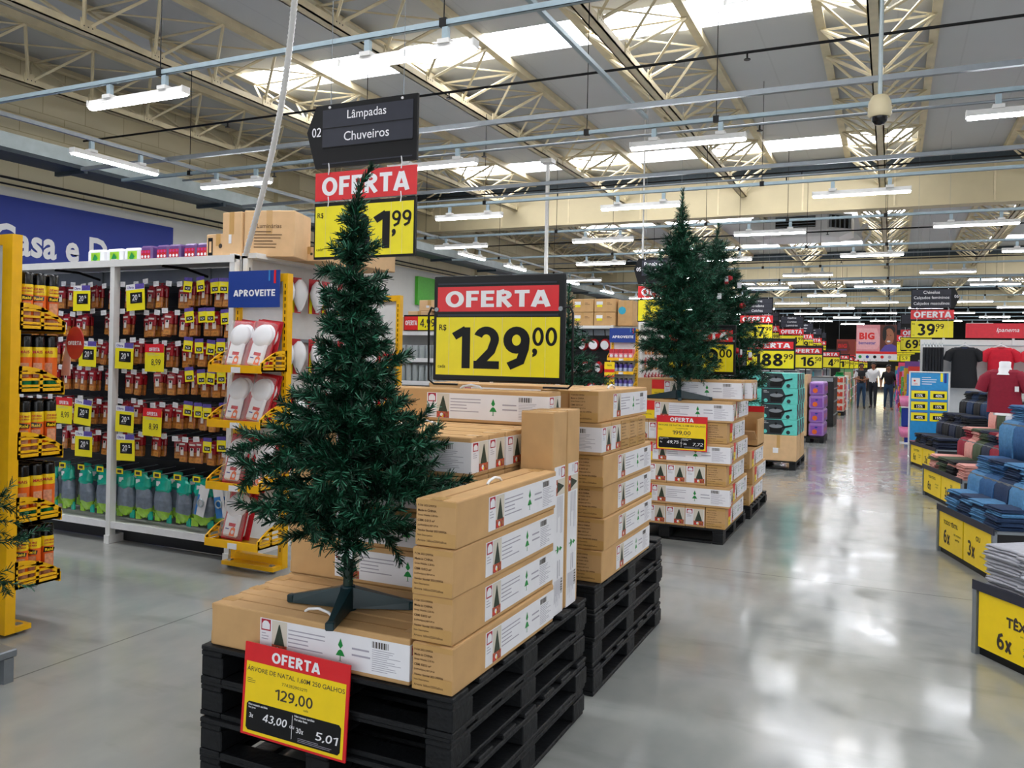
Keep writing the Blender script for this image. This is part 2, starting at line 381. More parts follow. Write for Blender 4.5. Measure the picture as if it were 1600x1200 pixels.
m = MB(); m.box(XW - .2, Y0, 4.25, XW, Y1, ROOF, 'block_wall'); m.box(XW - .2, Y0, 0, XW + .03, Y1, 4.25, 'wall_white')
for y in (14.9, 25.0, 35.0, 45.0): m.box(XW, y, 4.25, XW + .12, y + .75, ROOF, 'beam_cream'); 
struct('wall_left', m)
m = MB(); m.box(XW, Y1, 0, XE, Y1 + .2, ROOF, 'dark_void'); struct('wall_back', m)
m = MB(); m.box(XE, Y0, 0, XE + .2, Y1, ROOF, 'wall_white'); struct('wall_right', m)
for i, y in enumerate((20.3, 37.0, 54.0)):
    m = MB(); m.box(XW, y, 5.22, XE, y + .3, 6.12, 'beam_cream'); m.box(XW, y - .05, 5.2, XE, y + .35, 5.24, 'beam_cream'); m.box(XW, y - .04, 6.1, XE, y + .34, 6.38, 'duct_dark')
    for k in range(-6, 7): m.box(k * 1.95 - .02, y - .012, 5.24, k * 1.95 + .02, y, 6.1, 'truss_cream')
    struct('beam', m)
# blue department panel painted on the left wall
m = MB(); m.rect(-6.0, 1.2, 11.9, 4.1, 'wall_blue', 0); m.M = None
wm = MB(); wm.M = Matrix.Translation((XW + .035, 0, 0)) @ Matrix.Rotation(R(90), 4, 'Z')
wm.box(-6.0, -.02, 1.2, 11.95, 0, 4.1, 'wall_blue')
wm.text('Casa e Decor', 8.36, 3.16, .50, 'sign_white', al='l', bold=0.03, y=-.024, w=3.2)
tag(wm.build('wall_sign'), 'blue painted wall sign with large white department lettering above the shelves', 'sign')
wm = MB(); wm.M = Matrix.Translation((XW + .035, 0, 0)) @ Matrix.Rotation(R(90), 4, 'Z'); wm.box(21.1, -.1, 3.2, 22.6, 0, 4.05, colour('#4fb82f'))
tag(wm.build('wall_panel'), 'bright green panel fixed high on the left wall behind the price board', 'panel')

# trusses: three chords, apex down
def truss(x, ya, yb, zu=6.3, zl=5.65, hw=.71, name='roof_truss'):
    m = MB(); T = 'truss_cream'
    for sx in (-1, 1):
        m.box(x + sx * hw - .06, ya, zu - .02, x + sx * hw + .06, yb, zu, T); m.box(x + sx * (hw + .05) - .01, ya, zu, x + sx * (hw + .05) + .01, yb, zu + .09, T)
    m.box(x - .07, ya, zl, x + .07, yb, zl + .015, T); m.box(x - .07, ya, zl, x - .05, yb, zl + .1, T); m.box(x + .05, ya, zl, x + .07, yb, zl + .1, T)
    n = max(2, round((yb - ya) / 1.08)); p = (yb - ya) / n
    for i in range(n):
        a = ya + i * p; h = a + p / 2; b = a + p
        for sx in (-1, 1):
            m.cyl((x, a, zl + .05), (x + sx * hw, h, zu - .02), .024, T, n=4, caps=False); m.cyl((x + sx * hw, h, zu - .02), (x, b, zl + .05), .024, T, n=4, caps=False)
            m.box(x + sx * .075 - .006, b - .11, zl + .01, x + sx * .075 + .006, b + .11, zl + .16, T)
            for k in range(3): m.box(x + sx * .075 - .008, b - .07 + k * .06, zl + .06, x + sx * .075 + .008, b - .055 + k * .06, zl + .075, 'black_metal')
        m.cyl((x - hw, h, zu - .03), (x + hw, h, zu - .03), .018, T, n=4, caps=False)
        m.cyl((x - hw, h, zu - .03), (x + hw, b + p / 2, zu - .03) if i < n - 1 else (x + hw, b, zu - .03), .014, T, n=4, caps=False)
    return struct(name, m)
for x in (-.25, -3.3, -6.3, -9.35, -12.0, 2.85, 6.0, 9.1):
    for ya, yb in ((-6.0, 20.3), (20.6, 37.0), (37.3, 54.0)): truss(x, ya, yb)

# galvanised duct along the left wall
m = MB(); m.box(-12.35, -4, 4.52, -11.75, 60, 4.58, 'duct_dark'); m.box(-12.35, -4, 4.58, -12.3, 60, 4.86, 'galvanised')
m.box(-11.8, -4, 4.58, -11.75, 60, 4.80, 'galvanised'); m.box(-12.3, -4, 4.76, -11.8, 60, 4.80, 'galvanised')
for y in range(-3, 60, 3): m.box(-12.4, y, 4.46, -11.7, y + .06, 4.53, 'duct_dark')
m.cyl((-12.5, -4, 4.3), (-12.5, 60, 4.3), .02, 'black_metal', n=6); m.cyl((-12.5, -4, 4.2), (-12.5, 60, 4.2), .015, 'black_metal', n=6)
tag(m.build('cable_duct'), 'long galvanised cable duct running under the roof beside the cream block wall', 'duct')
m = MB(); m.cyl((-12.7, -4, 5.35), (-12.7, 60, 5.35), .045, 'beam_cream', n=8)
tag(m.build('wall_pipe'), 'thin cream pipe running high along the block wall above the duct', 'pipe')

# strut channels with hanging lamps
def make_lamp():
    t = thing('ceiling_light', 'x', 'light', (0, 0, 4.0))
    m = MB(); m.prism([(-.045, 0), (.045, 0), (.03, .06), (-.03, .06)], -.62, .62, 'white_metal'); m.box(-.046, -.625, -.004, .046, -.61, .06, 'white_metal'); m.box(-.046, .61, -.004, .046, .625, .06, 'white_metal')
    m.M = None; h = m.build('housing', t)
    m = MB(); m.prism([(-.038, -.012), (-.02, -.026), (.02, -.026), (.038, -.012), (.038, -.001), (-.038, -.001)], -.61, .61, 'lamp_tube'); m.build('diffuser', t)
    for y in (-.36, .36):
        m = MB(); m.box(-.02, y - .025, .06, .02, y + .025, .19, 'channel_blue'); m.box(-.05, y - .05, .055, .05, y + .05, .09, 'white_metal'); m.build('bracket', t)
    return t
ROWS = [5.52, 8.8, 12.2, 15.42, 19.1, 22.9, 26.5, 29.9, 33.4, 36.8, 40.3, 43.8, 47.3, 50.8]
lamp0 = make_lamp(); first = True; FILL_LAMPS = []
ordw = ['nearest', 'second', 'third', 'fourth', 'fifth', 'sixth', 'seventh', 'eighth', 'ninth', 'tenth', 'eleventh', 'twelfth', 'thirteenth', 'farthest']
for y in (-1.3, -4.7, -8.2):  # unseen lamp rows added behind the camera to brighten the front faces
    for x in (-6.48, -3.52, -.42, 2.6, 5.6): FILL_LAMPS.append((x, y))
for i, y in enumerate([2.1] + ROWS):
    xs = (-6.48, -3.52, -.42, 2.6, 5.6) if i % 2 == 1 else (-8.36, -5.2, -2.04, 1.22, 4.3)
    r = 'row above the camera' if i == 0 else ordw[i - 1] + ' row from the front'
    ch = thing('cable_channel', 'grey steel channel hung across the store carrying the %s of lamps' % (r if i else 'row overhead'), 'channel', (0, y, 4.2), 0, 'strut channels for the lamps')
    m = MB(); m.box(-10.6, -.02, 0, 9, .02, .004, 'channel_blue'); m.box(-10.6, -.02, 0, 9, -.016, .045, 'channel_blue'); m.box(-10.6, .016, 0, 9, .02, .045, 'channel_blue'); m.build('channel_body', ch)
    for x in (-9.35, -6.3, -3.3, -1.85, -.25, 2.85):
        if rnd.random() < .85: q = MB(); q.cyl((x + .12, 0, .03), (x + .12, 0, 1.5), .005, 'black_metal', n=5); q.box(x + .09, -.025, -.005, x + .15, .025, .06, 'black_metal'); q.build('hanger_rod', ch)
    for k, x in enumerate(xs):
        lb = 'tube lamp hanging in the %s, lamp %s' % (r, ('at the left end', 'second from the left', 'in the middle', 'second from the right', 'at the right end')[k])
        if i > 8: lb = 'small distant tube lamp hanging over the far end of the store'
        if first: lamp0.location = (x, y, 4.0); lamp0.rotation_euler = (0, 0, R(90)); lamp0['label'] = lb; lamp0['group'] = 'tube lamps'; first = False
        else: dup(lamp0, (x, y, 4.0), R(90), lb, 'tube lamps')
for k, y in enumerate((3.6, 7.3, 12.0, 16.98, 19.4, 23.5, 27.0)):
    dup(lamp0, (-8.9, y, 4.0), 0.0, 'tube lamp set lengthways beside the left wall, %s from the front' % ordw[k], 'lengthways tube lamps')
for x, y in FILL_LAMPS: dup(lamp0, (x, y, 4.0), R(90), 'unseen tube lamp added behind the viewer to light the foreground', 'unseen fill lamps added behind the viewer')
ch = MB()
for x in (-8.9,): ch.box(x - .02, -2, 4.2, x + .02, 30, 4.245, 'grey_metal')
tag(ch.build('cable_channel'), 'grey steel channel running lengthways beside the left wall above lamps', 'channel')
for y_, z_, lb_ in ((8.12, 4.22, 'bare grey steel channel crossing the store just before the second row of lamps'), (11.35, 4.25, 'bare grey steel channel crossing the store just before the third row of lamps')):
    m = MB(); m.box(-10.6, y_ - .025, z_, 9, y_ + .025, z_ + .05, 'grey_metal'); tag(m.build('cable_channel'), lb_, 'channel')
m = MB(); m.box(-2.62, -3, 4.42, -2.58, 9.2, 4.46, 'channel_blue'); tag(m.build('cable_channel'), 'pale steel channel running lengthways towards the back above the first sign', 'channel')
for k, (y, z, rr) in enumerate(((9.9, 5.3, .018), (11.0, 4.75, .02), (16.4, 5.3, .018), (14.0, 4.7, .02), (23.4, 5.2, .02), (26, 4.9, .02), (30, 5.2, .02), (33, 4.9, .02))):
    m = MB(); m.cyl((-11.7 if z < 4.8 else -12.9, y, z), (12, y, z), rr, 'grey_metal' if k % 2 else 'black_metal', n=6)
    for x in range(-10, 9, 4): m.cyl((x + .4, y, z), (x + .4, y, z - .08), .012, 'black_metal', n=5); m.cyl((x + .4, y, z - .09), (x + .4, y, z - .08), .04, 'black_metal', n=8)
    tag(m.build('sprinkler_pipe'), ('dark sprinkler pipe crossing under the roof, %s from the front' if k % 2 == 0 else 'grey conduit pipe crossing under the roof, %s from the front') % ordw[k], 'pipe', 'pipes under the roof')
# white corrugated hose dropping onto the shelf row, white power poles
import itertools
m = MB(); pts = []; rad = []
for i in range(150):
    t = i / 149; pts.append((-3.62 - 1.0 * t + .1 * math.sin(3 * t), 4.35 + .62 * t, 4.4 - 1.98 * t)); rad.append(.024 if i % 2 else .019)
m.tube(pts, rad, 'hose_white', 8); tag(m.build('cable_hose'), 'white corrugated cable hose dropping from the roof to the shelf corner', 'hose')
m = MB(); m.box(-6.33, 15.17, 2.36, -6.27, 15.23, 5.66, 'white_metal'); m.box(-6.42, 15.08, 5.56, -6.18, 15.32, 5.64, 'white_metal')
tag(m.build('power_pole'), 'slim white power pole hanging from the roof behind the price board', 'pole')
m = MB(); m.tube([(-4.15, 14.6, 4.0), (-4.15, 14.6, 3.0), (-4.17, 14.62, 2.75), (-4.3, 14.9, 2.42)], .022, 'hose_white', 8); m.cyl((-4.15, 14.6, 4.0), (-4.15, 14.6, 6.4), .015, 'hose_white')
tag(m.build('cable_hose'), 'thin white cable drop curving onto the shelf behind the small tree', 'hose')
# security camera
t = thing('security_camera', 'cream dome security camera hanging on a pole above the aisle', 'camera', (-.12, 7.2, 3.66))
m = MB(); m.lathe([(.02, .16), (.06, .15), (.085, .10), (.09, 0), (.075, -.02)], 'beam_cream', 16); m.build('camera_housing', t)
m = MB(); m.lathe([(.062, -.02), (.058, -.05), (.035, -.075), (.005, -.083)], 'cap_black', 16); m.build('lens_dome', t)
m = MB(); m.cyl((0, 0, .16), (0, 0, 1.99), .018, 'galvanised'); m.build('drop_pole', t)
# air diffuser under the roof
t = thing('air_diffuser', 'grey ceiling air diffuser box with louvred corner vents and coiled hose', 'air diffuser', (-2.4, 24.95, 5.20))
m = MB(); pts = [(-1.35, -.5), (-.95, -1.05), (.75, -1.05), (1.35, -.5), (1.35, .8), (-1.35, .8)]
n = len(pts); vs = [(p[0], p[1], .62) for p in pts] + [(p[0], p[1], .14) for p in pts] + [(p[0] * .75, p[1] * .75, 0) for p in pts]
m.add(vs, [tuple(range(n))] + [(i + n, (i + 1) % n + n, (i + 1) % n, i) for i in range(n)] + [(i + 2 * n, (i + 1) % n + 2 * n, (i + 1) % n + n, i + n) for i in range(n)] + [tuple(range(3 * n - 1, 2 * n - 1, -1))], 'white_metal')
m.box(-.5, -.4, .62, .5, .5, 1.5, 'grey_metal'); m.build('diffuser_box', t)
m = MB(); m.box(-.6, -1.08, .22, .45, -1.05, .52, 'cap_black'); 
for k in range(4): m.box(-.6, -1.1, .24 + k * .08, .45, -1.06, .26 + k * .08, 'grey_metal')
m.build('vent_grille', t)
m = MB(); m.M = Matrix.Translation((1.05, -.79, 0)) @ Matrix.Rotation(R(42.5), 4, 'Z'); m.box(-.34, -.03, .2, .34, -.005, .54, 'cap_black')
for k in range(5): m.box(-.34 + k * .15, -.05, .2, -.30 + k * .15, -.01, .54, 'grey_metal')
m.build('vent_grille', t)
m = MB()
for k in range(4): m.tube([(1.65 + .02 * k, -.3 + .03 * k, .35), (1.5 + .02 * k, -.3, .1), (1.65, -.3, -.12 - .03 * k), (1.82, -.3 + .02 * k, .1), (1.72, -.3, .33)], .03, 'hose_white', 6)
m.build('coiled_hose', t)
# ================================================================ pallets, cartons, trees
def make_pallet():
    t = thing('pallet', 'x', 'pallet', (0, 0, 0), 0, 'black pallets'); P = 'pallet_black'; q = random.Random(4)
    Wd, Dp = 1.09, 1.28
    def part(n, *a):
        m = MB(); m.box(*a, P, .004); m.build(n, t)
    for i in range(7):
        y = i * (Dp - .11) / 6; part('deck_board', 0, y, .117, Wd, y + .11 + .012 * q.random(), .135)
    for x in (0, (Wd - .1) / 2, Wd - .1): part('stringer_board', x, .002, .096, x + .1, Dp - .002, .116)
    for x in (0, (Wd - .1) / 2, Wd - .1):
        for y in (.003, (Dp - .145) / 2, Dp - .148): part('block', x + .002, y, .02, x + .098 + .01 * q.random(), y + .145, .096)
    for x in (0, (Wd - .1) / 2, Wd - .1): part('bottom_board', x, 0, 0, x + .1, Dp, .0195)
    for y in (0, Dp - .1): part('bottom_board', .102, y, 0, Wd - .102, y + .1, .0195)
    return t
PAL = make_pallet(); pal_used = False
def pallet(x, y, z, label, rz=0.0, scale=None):
    global pal_used
    if not pal_used: PAL.location = (x, y, z); PAL.rotation_euler = (0, 0, rz); PAL['label'] = label; pal_used = True; return PAL
    return dup(PAL, (x, y, z), rz, label, None, scale)
LV = ('bottom', 'second from the floor', 'third from the floor', 'topmost')
for k in range(4):
    j = (0, .012, -.006, .004)[k]
    pallet(-2.365 + j, 2.355 - j, k * .135, 'black wooden pallet, %s in the stack under the nearest tree' % LV[k])
    pallet(-2.385 - j * .8, 3.835 + j, k * .135, 'black wooden pallet, %s in the stack with boxes only and no tree' % LV[k])
pallet(-2.44, 7.56, 0, 'single black pallet on the floor under the boxes of the tall tree', 0, (1, .95, 1))
pallet(-2.41, 8.95, 0, 'black pallet on the floor beneath the boxes beside the open carton', 0, (1, .95, 1))

def carton_geometry(L, Wd, H, natal):
    body = MB(); body.box(0, 0, 0, L, Wd, H, 'cardboard', .006, 2)
    body.box(.004, Wd / 2 - .004, H - .0005, L - .004, Wd / 2 + .004, H + .0008, 'cardboard_dark')          # flap seam
    for x in (-.0012, L - .06): body.box(x, Wd / 2 - .025, H - .0004, x + .06, Wd / 2 + .025, H + .001, 'tape')
    body.box(-.0012, .002, H * .86, .0008, Wd - .002, H - .004, 'tape'); body.box(-.0012, .002, .004, .0008, Wd - .002, .05, 'tape')
    # shipping marks on the plain end (looks to -x)
    body.M = Matrix.Translation((0, Wd, 0)) @ Matrix.Rotation(R(-90), 4, 'Z')
    ls = ['P.O# 2021290926', 'Made in CHINA', 'Gross Weight: 2.25 Kg', 'CBM: 0.013 m³', '(LxWxH)(cm) 82*13*14', 'Vendor Stock# 2021290926', 'Item Description:', 'Arvore 160cm/250Galhos']
    for i, s_ in enumerate(ls): body.text(s_, Wd * .06, H * .9 - (i + .6) * H * .105, H * .05, 'ink_brown', al='l', bold=.02, y=-.0015, maxw=Wd * .84)
    body.M = None
    lab = MB(); a = L * .27; z0, z1 = H * .1, H * .87
    def face(M, flip):
        lab.M = M
        lab.box(a, -.0012, z0, L + .0005, 0.0, z1, 'print_white')
        y = -.0018; h = z1 - z0
        lab.rect(a + .006, z1 - h * .36, a + .05, z1 - h * .02, 'print_red', y); lab.poly([(a + .01, z1 - h * .32), (a + .046, z1 - h * .32), (a + .046, z1 - h * .16), (a + .038, z1 - h * .08), (a + .028, z1 - h * .06), (a + .018, z1 - h * .08), (a + .01, z1 - h * .16)], 'print_white', y - .0004)
        lab.lines(a + .008, z1 - h * .43, .035, h * .25, 3, 'print_grey', y)
        x = a + .056; tree_pic(lab, x, z0 + h * .01, L * .078, h * .97, y)
        x += L * .085
        lab.lines(x, z1 - h * .2, L * .19, h * .6, 5, 'print_grey', y, 2)
        gx = a + L * .41; fir_icon(lab, gx, z0 + h * .12, h * .72, y)
        lab.lines(gx + L * .055, z1 - h * .36, L * .1, h * .36, 2, 'print_grey', y, 5)
        bx = L * .83; lab.barcode(bx, z1 - h * .25, L * .075, h * .18, y=y); lab.lines(bx, z1 - h * .3, L * .14, h * .64, 11, 'print_grey', y, 9)
        if natal:
            lab.rect(a - L * .125, z0 + h * .48, a - .002, z1 + H * .06, 'natal_red', y); lab.rect(a - L * .125, z0 - H * .04, a - .002, z0 + h * .48, 'natal_yellow', y)
            lab.text('NATAL', a - L * .062, z0 + h * .18, h * .1, 'ink', y=y - .0006, maxw=L * .09)
        lab.M = None
    face(None, 0)
    # printed end (looks to +x)
    lab.M = Matrix.Translation((L, 0, 0)) @ Matrix.Rotation(R(90), 4, 'Z')
    h = z1 - z0; o = 0.0
    if natal: o = Wd * .0
    lab.box(o, -.0012, z0, Wd - .006, 0, z1, 'print_white'); y = -.002
    lab.rect(Wd * .07, z1 - h * .3, Wd * .36, z1 - h * .03, 'print_red', y); lab.poly([(Wd * .1, z1 - h * .27), (Wd * .33, z1 - h * .27), (Wd * .33, z1 - h * .15), (Wd * .27, z1 - h * .08), (Wd * .16, z1 - h * .08), (Wd * .1, z1 - h * .15)], 'print_white', y - .0004)
    lab.lines(Wd * .08, z1 - h * .36, Wd * .25, h * .2, 3, 'print_grey', y)
    tree_pic(lab, Wd * .42, z0 + .001, Wd * .52, h * .98, y)
    lab.M = None
    return body, lab
def tree_pic(m, x, z, w_, h, y):
    m.rect(x, z, x + w_, z + h, 'print_beige', y); m.rect(x, z, x + w_, z + h * .27, 'print_gifts', y - .0003)
    c = x + w_ / 2
    m.poly([(c - w_ * .36, z + h * .26), (c + w_ * .36, z + h * .26), (c + w_ * .03, z + h * .9), (c - w_ * .03, z + h * .9)], 'print_fir', y - .0005)
    for k, (dx, r) in enumerate(((-.3, .1), (-.1, .13), (.12, .1), (.32, .12), (.0, .09))): m.disc(c + dx * w_, z + h * (.08 + .05 * (k % 2)), r * w_, ('natal_red', 'print_white', 'print_red', 'pack_brown', 'natal_yellow')[k], y - .0006, 8)
def fir_icon(m, x, z, h, y):
    g = 'print_green'
    m.poly([(x - h * .12, z + h * .72), (x, z + h * .58), (x + h * .12, z + h * .72), (x, z + h)], g, y)
    m.poly([(x - h * .22, z + h * .3), (x + h * .22, z + h * .3), (x + h * .1, z + h * .5), (x, z + h * .56), (x - h * .1, z + h * .5)], g, y)
    m.rect(x - h * .02, z + h * .1, x + h * .02, z + h * .3, g, y); m.rect(x - h * .07, z + h * .08, x + h * .07, z + h * .1, 'print_grey', y)
def strap(m, L, Wd, H):
    c = L * .5
    m.tube([(c - .06, Wd / 2, H + .001), (c - .045, Wd / 2, H + .012), (c, Wd / 2, H + .02), (c + .045, Wd / 2, H + .012), (c + .06, Wd / 2, H + .001)], .0055, 'plastic_white', 6)
CG = {}
def carton(kind, loc, deg, label, handle=False, tilt=None, group=None):
    L, Wd, H, nat = {'small': (.88, .155, .158, False), 'big': (.98, .178, .192, True)}[kind]
    if kind not in CG:
        b, l = carton_geometry(L, Wd, H, nat); h = MB(); strap(h, L, Wd, H)
        CG[kind] = (b.mesh('box_body'), l.mesh('printed_label'), h.mesh('carry_strap'))
    t = thing('carton', label, 'box', loc, R(deg), group or ('small tree boxes' if kind == 'small' else 'large tree boxes'))
    if tilt: t.rotation_euler = tilt
    for n, me in zip(('box_body', 'printed_label', 'carry_strap'), CG[kind]):
        if n == 'carry_strap' and not handle: continue
        o = bpy.data.objects.new(n, me); COL.objects.link(o); o.parent = t
    return t
ZP = .541
# nearest stack: three boxes lying along the front
for k in range(3):
    carton('small', (-2.33 - .012 * k, 2.372 + k * .1585, ZP), 0, 'small tree box lying under the tree stand, %s' % ('front one with the full white label', 'second one back', 'third one back')[k], k < 1)
# four boxes end-on at the right corner
for k in range(4):
    carton('small', (-1.283 + (.004, -.006, .0, .003)[k], 2.362 + (0, .01, -.004, .006)[k], ZP + k * .1595), 90, 'small tree box at the right corner of the nearest pallets, %s of four' % ('lowest', 'second up', 'third up', 'top one')[k], k == 3)
# block of boxes behind the tree
for k in range(5):
    for j in range(5):
        n5 = ('lowest', 'second', 'third', 'fourth', 'top')
        carton('small', (-2.366 + (.0, .006, -.004, .003, .002)[(k + j) % 5], 2.856 + j * .1585, ZP + k * .1595), 0, 'small tree box in the block behind the tree, %s layer, row %s from the front' % (n5[k], ('one', 'two', 'three', 'four', 'five')[j]), k == 4 and j < 3)
carton('small', (-2.3, 3.49, ZP + .798), 0, 'small tree box lying highest behind the tree, just under the price board', True)
# two boxes standing upright (long axis up)
for k in range(2):
    t = carton('small', (-1.288 - .158 + .158 + .0, 3.27 + k * .162, ZP + .88), 0, 'tree box standing upright on its end at the right edge, %s one' % ('near', 'far')[k])
    t.matrix_world = Matrix.Translation((-1.3, 3.262 + k * .165, ZP + .882)) @ Matrix(((0, -1, 0, 0), (0, 0, 1, 0), (-1, 0, 0, 0), (0, 0, 0, 1)))
# second stack
X2 = -1.285
for k in range(4):
    carton('small', (X2 + (.0, .006, -.004, .004)[k], 3.90 - .045 * (k == 3) + .01 * k, ZP + k * .1595), 90, 'small tree box, long side to the aisle on the second pallets, %s of four' % ('lowest', 'second up', 'third up', 'top')[k])
for k in range(5):
    for j in range(4): carton('small', (X2 - .158 * (k + 1), 3.90 + .006 * k, ZP + j * .1595), 90, 'small tree box stacked inside the second pallets, column %s from the aisle, layer %s' % (('two', 'three', 'four', 'five', 'six')[k], ('one', 'two', 'three', 'four')[j]))
for k in range(5):
    carton('small', (X2 - .88 if k < 2 else X2, 3.86 + k * .158 + (.0 if k < 2 else .158), ZP + .638), 0 if k < 2 else 180, 'small tree box lying crosswise on the second pallets, %s' % ('nearest with a printed end', 'second with a printed end', 'third with a plain marked end', 'fourth with a plain marked end', 'farthest with a plain marked end')[k])
carton('small', (X2 - .02, 3.86, ZP + .638 + .1595), 90, 'small tree box lying topmost on the second pallets, its long label to the aisle', True)
carton('small', (X2 - .185, 3.88, ZP + .638 + .1595), 90, 'small tree box lying topmost on the second pallets, behind the one at the aisle')
for k in range(2): carton('small', (-2.53, 4.3 + .16 * k, ZP + .638 + .1595 + .001), 0, 'small tree box across the top of the second pallets, %s one behind the price board' % ('near', 'far')[k])
# third display: alternating rows of large boxes
zz = .136; row = 0
for row in range(7):
    z = zz + row * .1935
    wd = ('bottom', 'second', 'third', 'fourth', 'fifth', 'sixth', 'top')[row]
    if row in (0, 2, 4):
        for k in range(5):
            x = -2.24 + k * .181
            if k < 4: carton('big', (x, 7.57 + .98, z), -90, 'large tree box in the %s row below the tall tree, %s printed end' % (wd, ('first', 'second', 'third', 'fourth')[k]))
            else: carton('big', (x + .181, 7.57, z), 90, 'large tree box at the right end of the %s row, plain marked end' % wd)
    elif row < 6:
        carton('big', (-2.28 + .012 * (row == 5), 7.56, z), 0, 'large tree box lying lengthways in the %s row under the tall tree' % wd)
        carton('big', (-1.33, 7.74, z), 90, 'large tree box turned to the aisle behind the front box in the %s row' % wd)
        for k in range(3): carton('big', (-1.52 - .181 * k, 7.74, z), 90, 'large tree box hidden mid-row in the %s row, place %s from the aisle' % (wd, ('two', 'three', 'four')[k]))
    else:
        carton('big', (-2.22, 7.72, z), 0, 'large tree box on the top row right behind the tree stand', True)
        carton('big', (-2.16, 7.91, z), 0, 'large tree box on the top row, one farther back')
        carton('big', (-2.16, 8.10, z), 0, 'large tree box on the top row, farthest back')
# fourth group beyond it, with an open carton on top
for row in range(3):
    z = zz + row * .1935
    for k in range(4): carton('big', (-1.34 - .181 * k + .0, 8.98 + (.0, .22, .0)[row], z), 90, 'large tree box beside the open carton, %s layer, column %s from the aisle' % (('lowest', 'middle', 'upper')[row], ('one', 'two', 'three', 'four')[k]))
t = thing('open_carton', 'large cardboard box opened as a bin behind the tall tree boxes', 'box', (-1.9, 9.5, zz + 3 * .1935 + .001))
m = MB(); K = 'cardboard'; m.box(0, 0, 0, .56, .5, .012, K); m.box(0, .49, 0, .56, .5, .42, K); m.box(0, 0, 0, .012, .5, .42, K); m.box(.548, 0, 0, .56, .5, .30, K); m.box(.012, .0, .0, .548, .012, .08, K); m.build('box_body', t)
m = MB(); m.M = spin(0, .49, 0, 0); m.box(0, -.004, .36, .56, 0, .43, 'sign_red'); m.text('OFERTA', .22, .375, .04, 'sign_white', y=-.006, bold=.02); m.build('offer_strip', t)
m = MB(); m.M = Matrix.Translation((0, 0, .08)) @ Matrix.Rotation(R(60), 4, 'X'); m.box(.01, 0, 0, .55, .01, .2, 'cardboard_pale'); m.build('flap', t)

# ---------------------------------------------------------------- trees
def needles(segs, q, per_m, length, mats, m, spread=0.75, width=.0024):
    # segs: list of (p0, p1); thin needles all round each twig
    V = []; Fm = []
    for p0, p1 in segs:
        d = p1 - p0; L = np.linalg.norm(d); d = d / L; n = max(4, int(L * per_m))
        a = np.cross(d, [0.31, 0.17, 0.93]); a /= np.linalg.norm(a); b = np.cross(d, a)
        t = q.random(n); ph = q.random(n) * 6.283; sp = spread + q.normal(0, .14, n); ln = length * q.uniform(.65, 1.1, n)
        rad = np.cos(ph)[:, None] * a + np.sin(ph)[:, None] * b
        base = p0 + t[:, None] * (p1 - p0)
        dirn = d * np.cos(sp)[:, None] + rad * np.sin(sp)[:, None]
        tang = np.cross(dirn, rad + q.normal(0, .6, (n, 3))); tang /= np.linalg.norm(tang, axis=1)[:, None] + 1e-9
        wv = tang * width
        V.append(np.stack([base - wv, base + wv, base + dirn * ln[:, None] + wv * .6, base + dirn * ln[:, None] - wv * .6], 1))
    V = np.concatenate(V); k = len(V); o = len(m.v)
    m.v.extend(map(tuple, V.reshape(-1, 3))); ids = [m.mi(x) for x in mats]; ch = q.choice(len(mats), k, p=[.5, .36, .14])
    for i in range(k): m.f.append((o + 4 * i, o + 4 * i + 1, o + 4 * i + 2, o + 4 * i + 3)); m.m.append(ids[ch[i]]); m.sm.append(False)
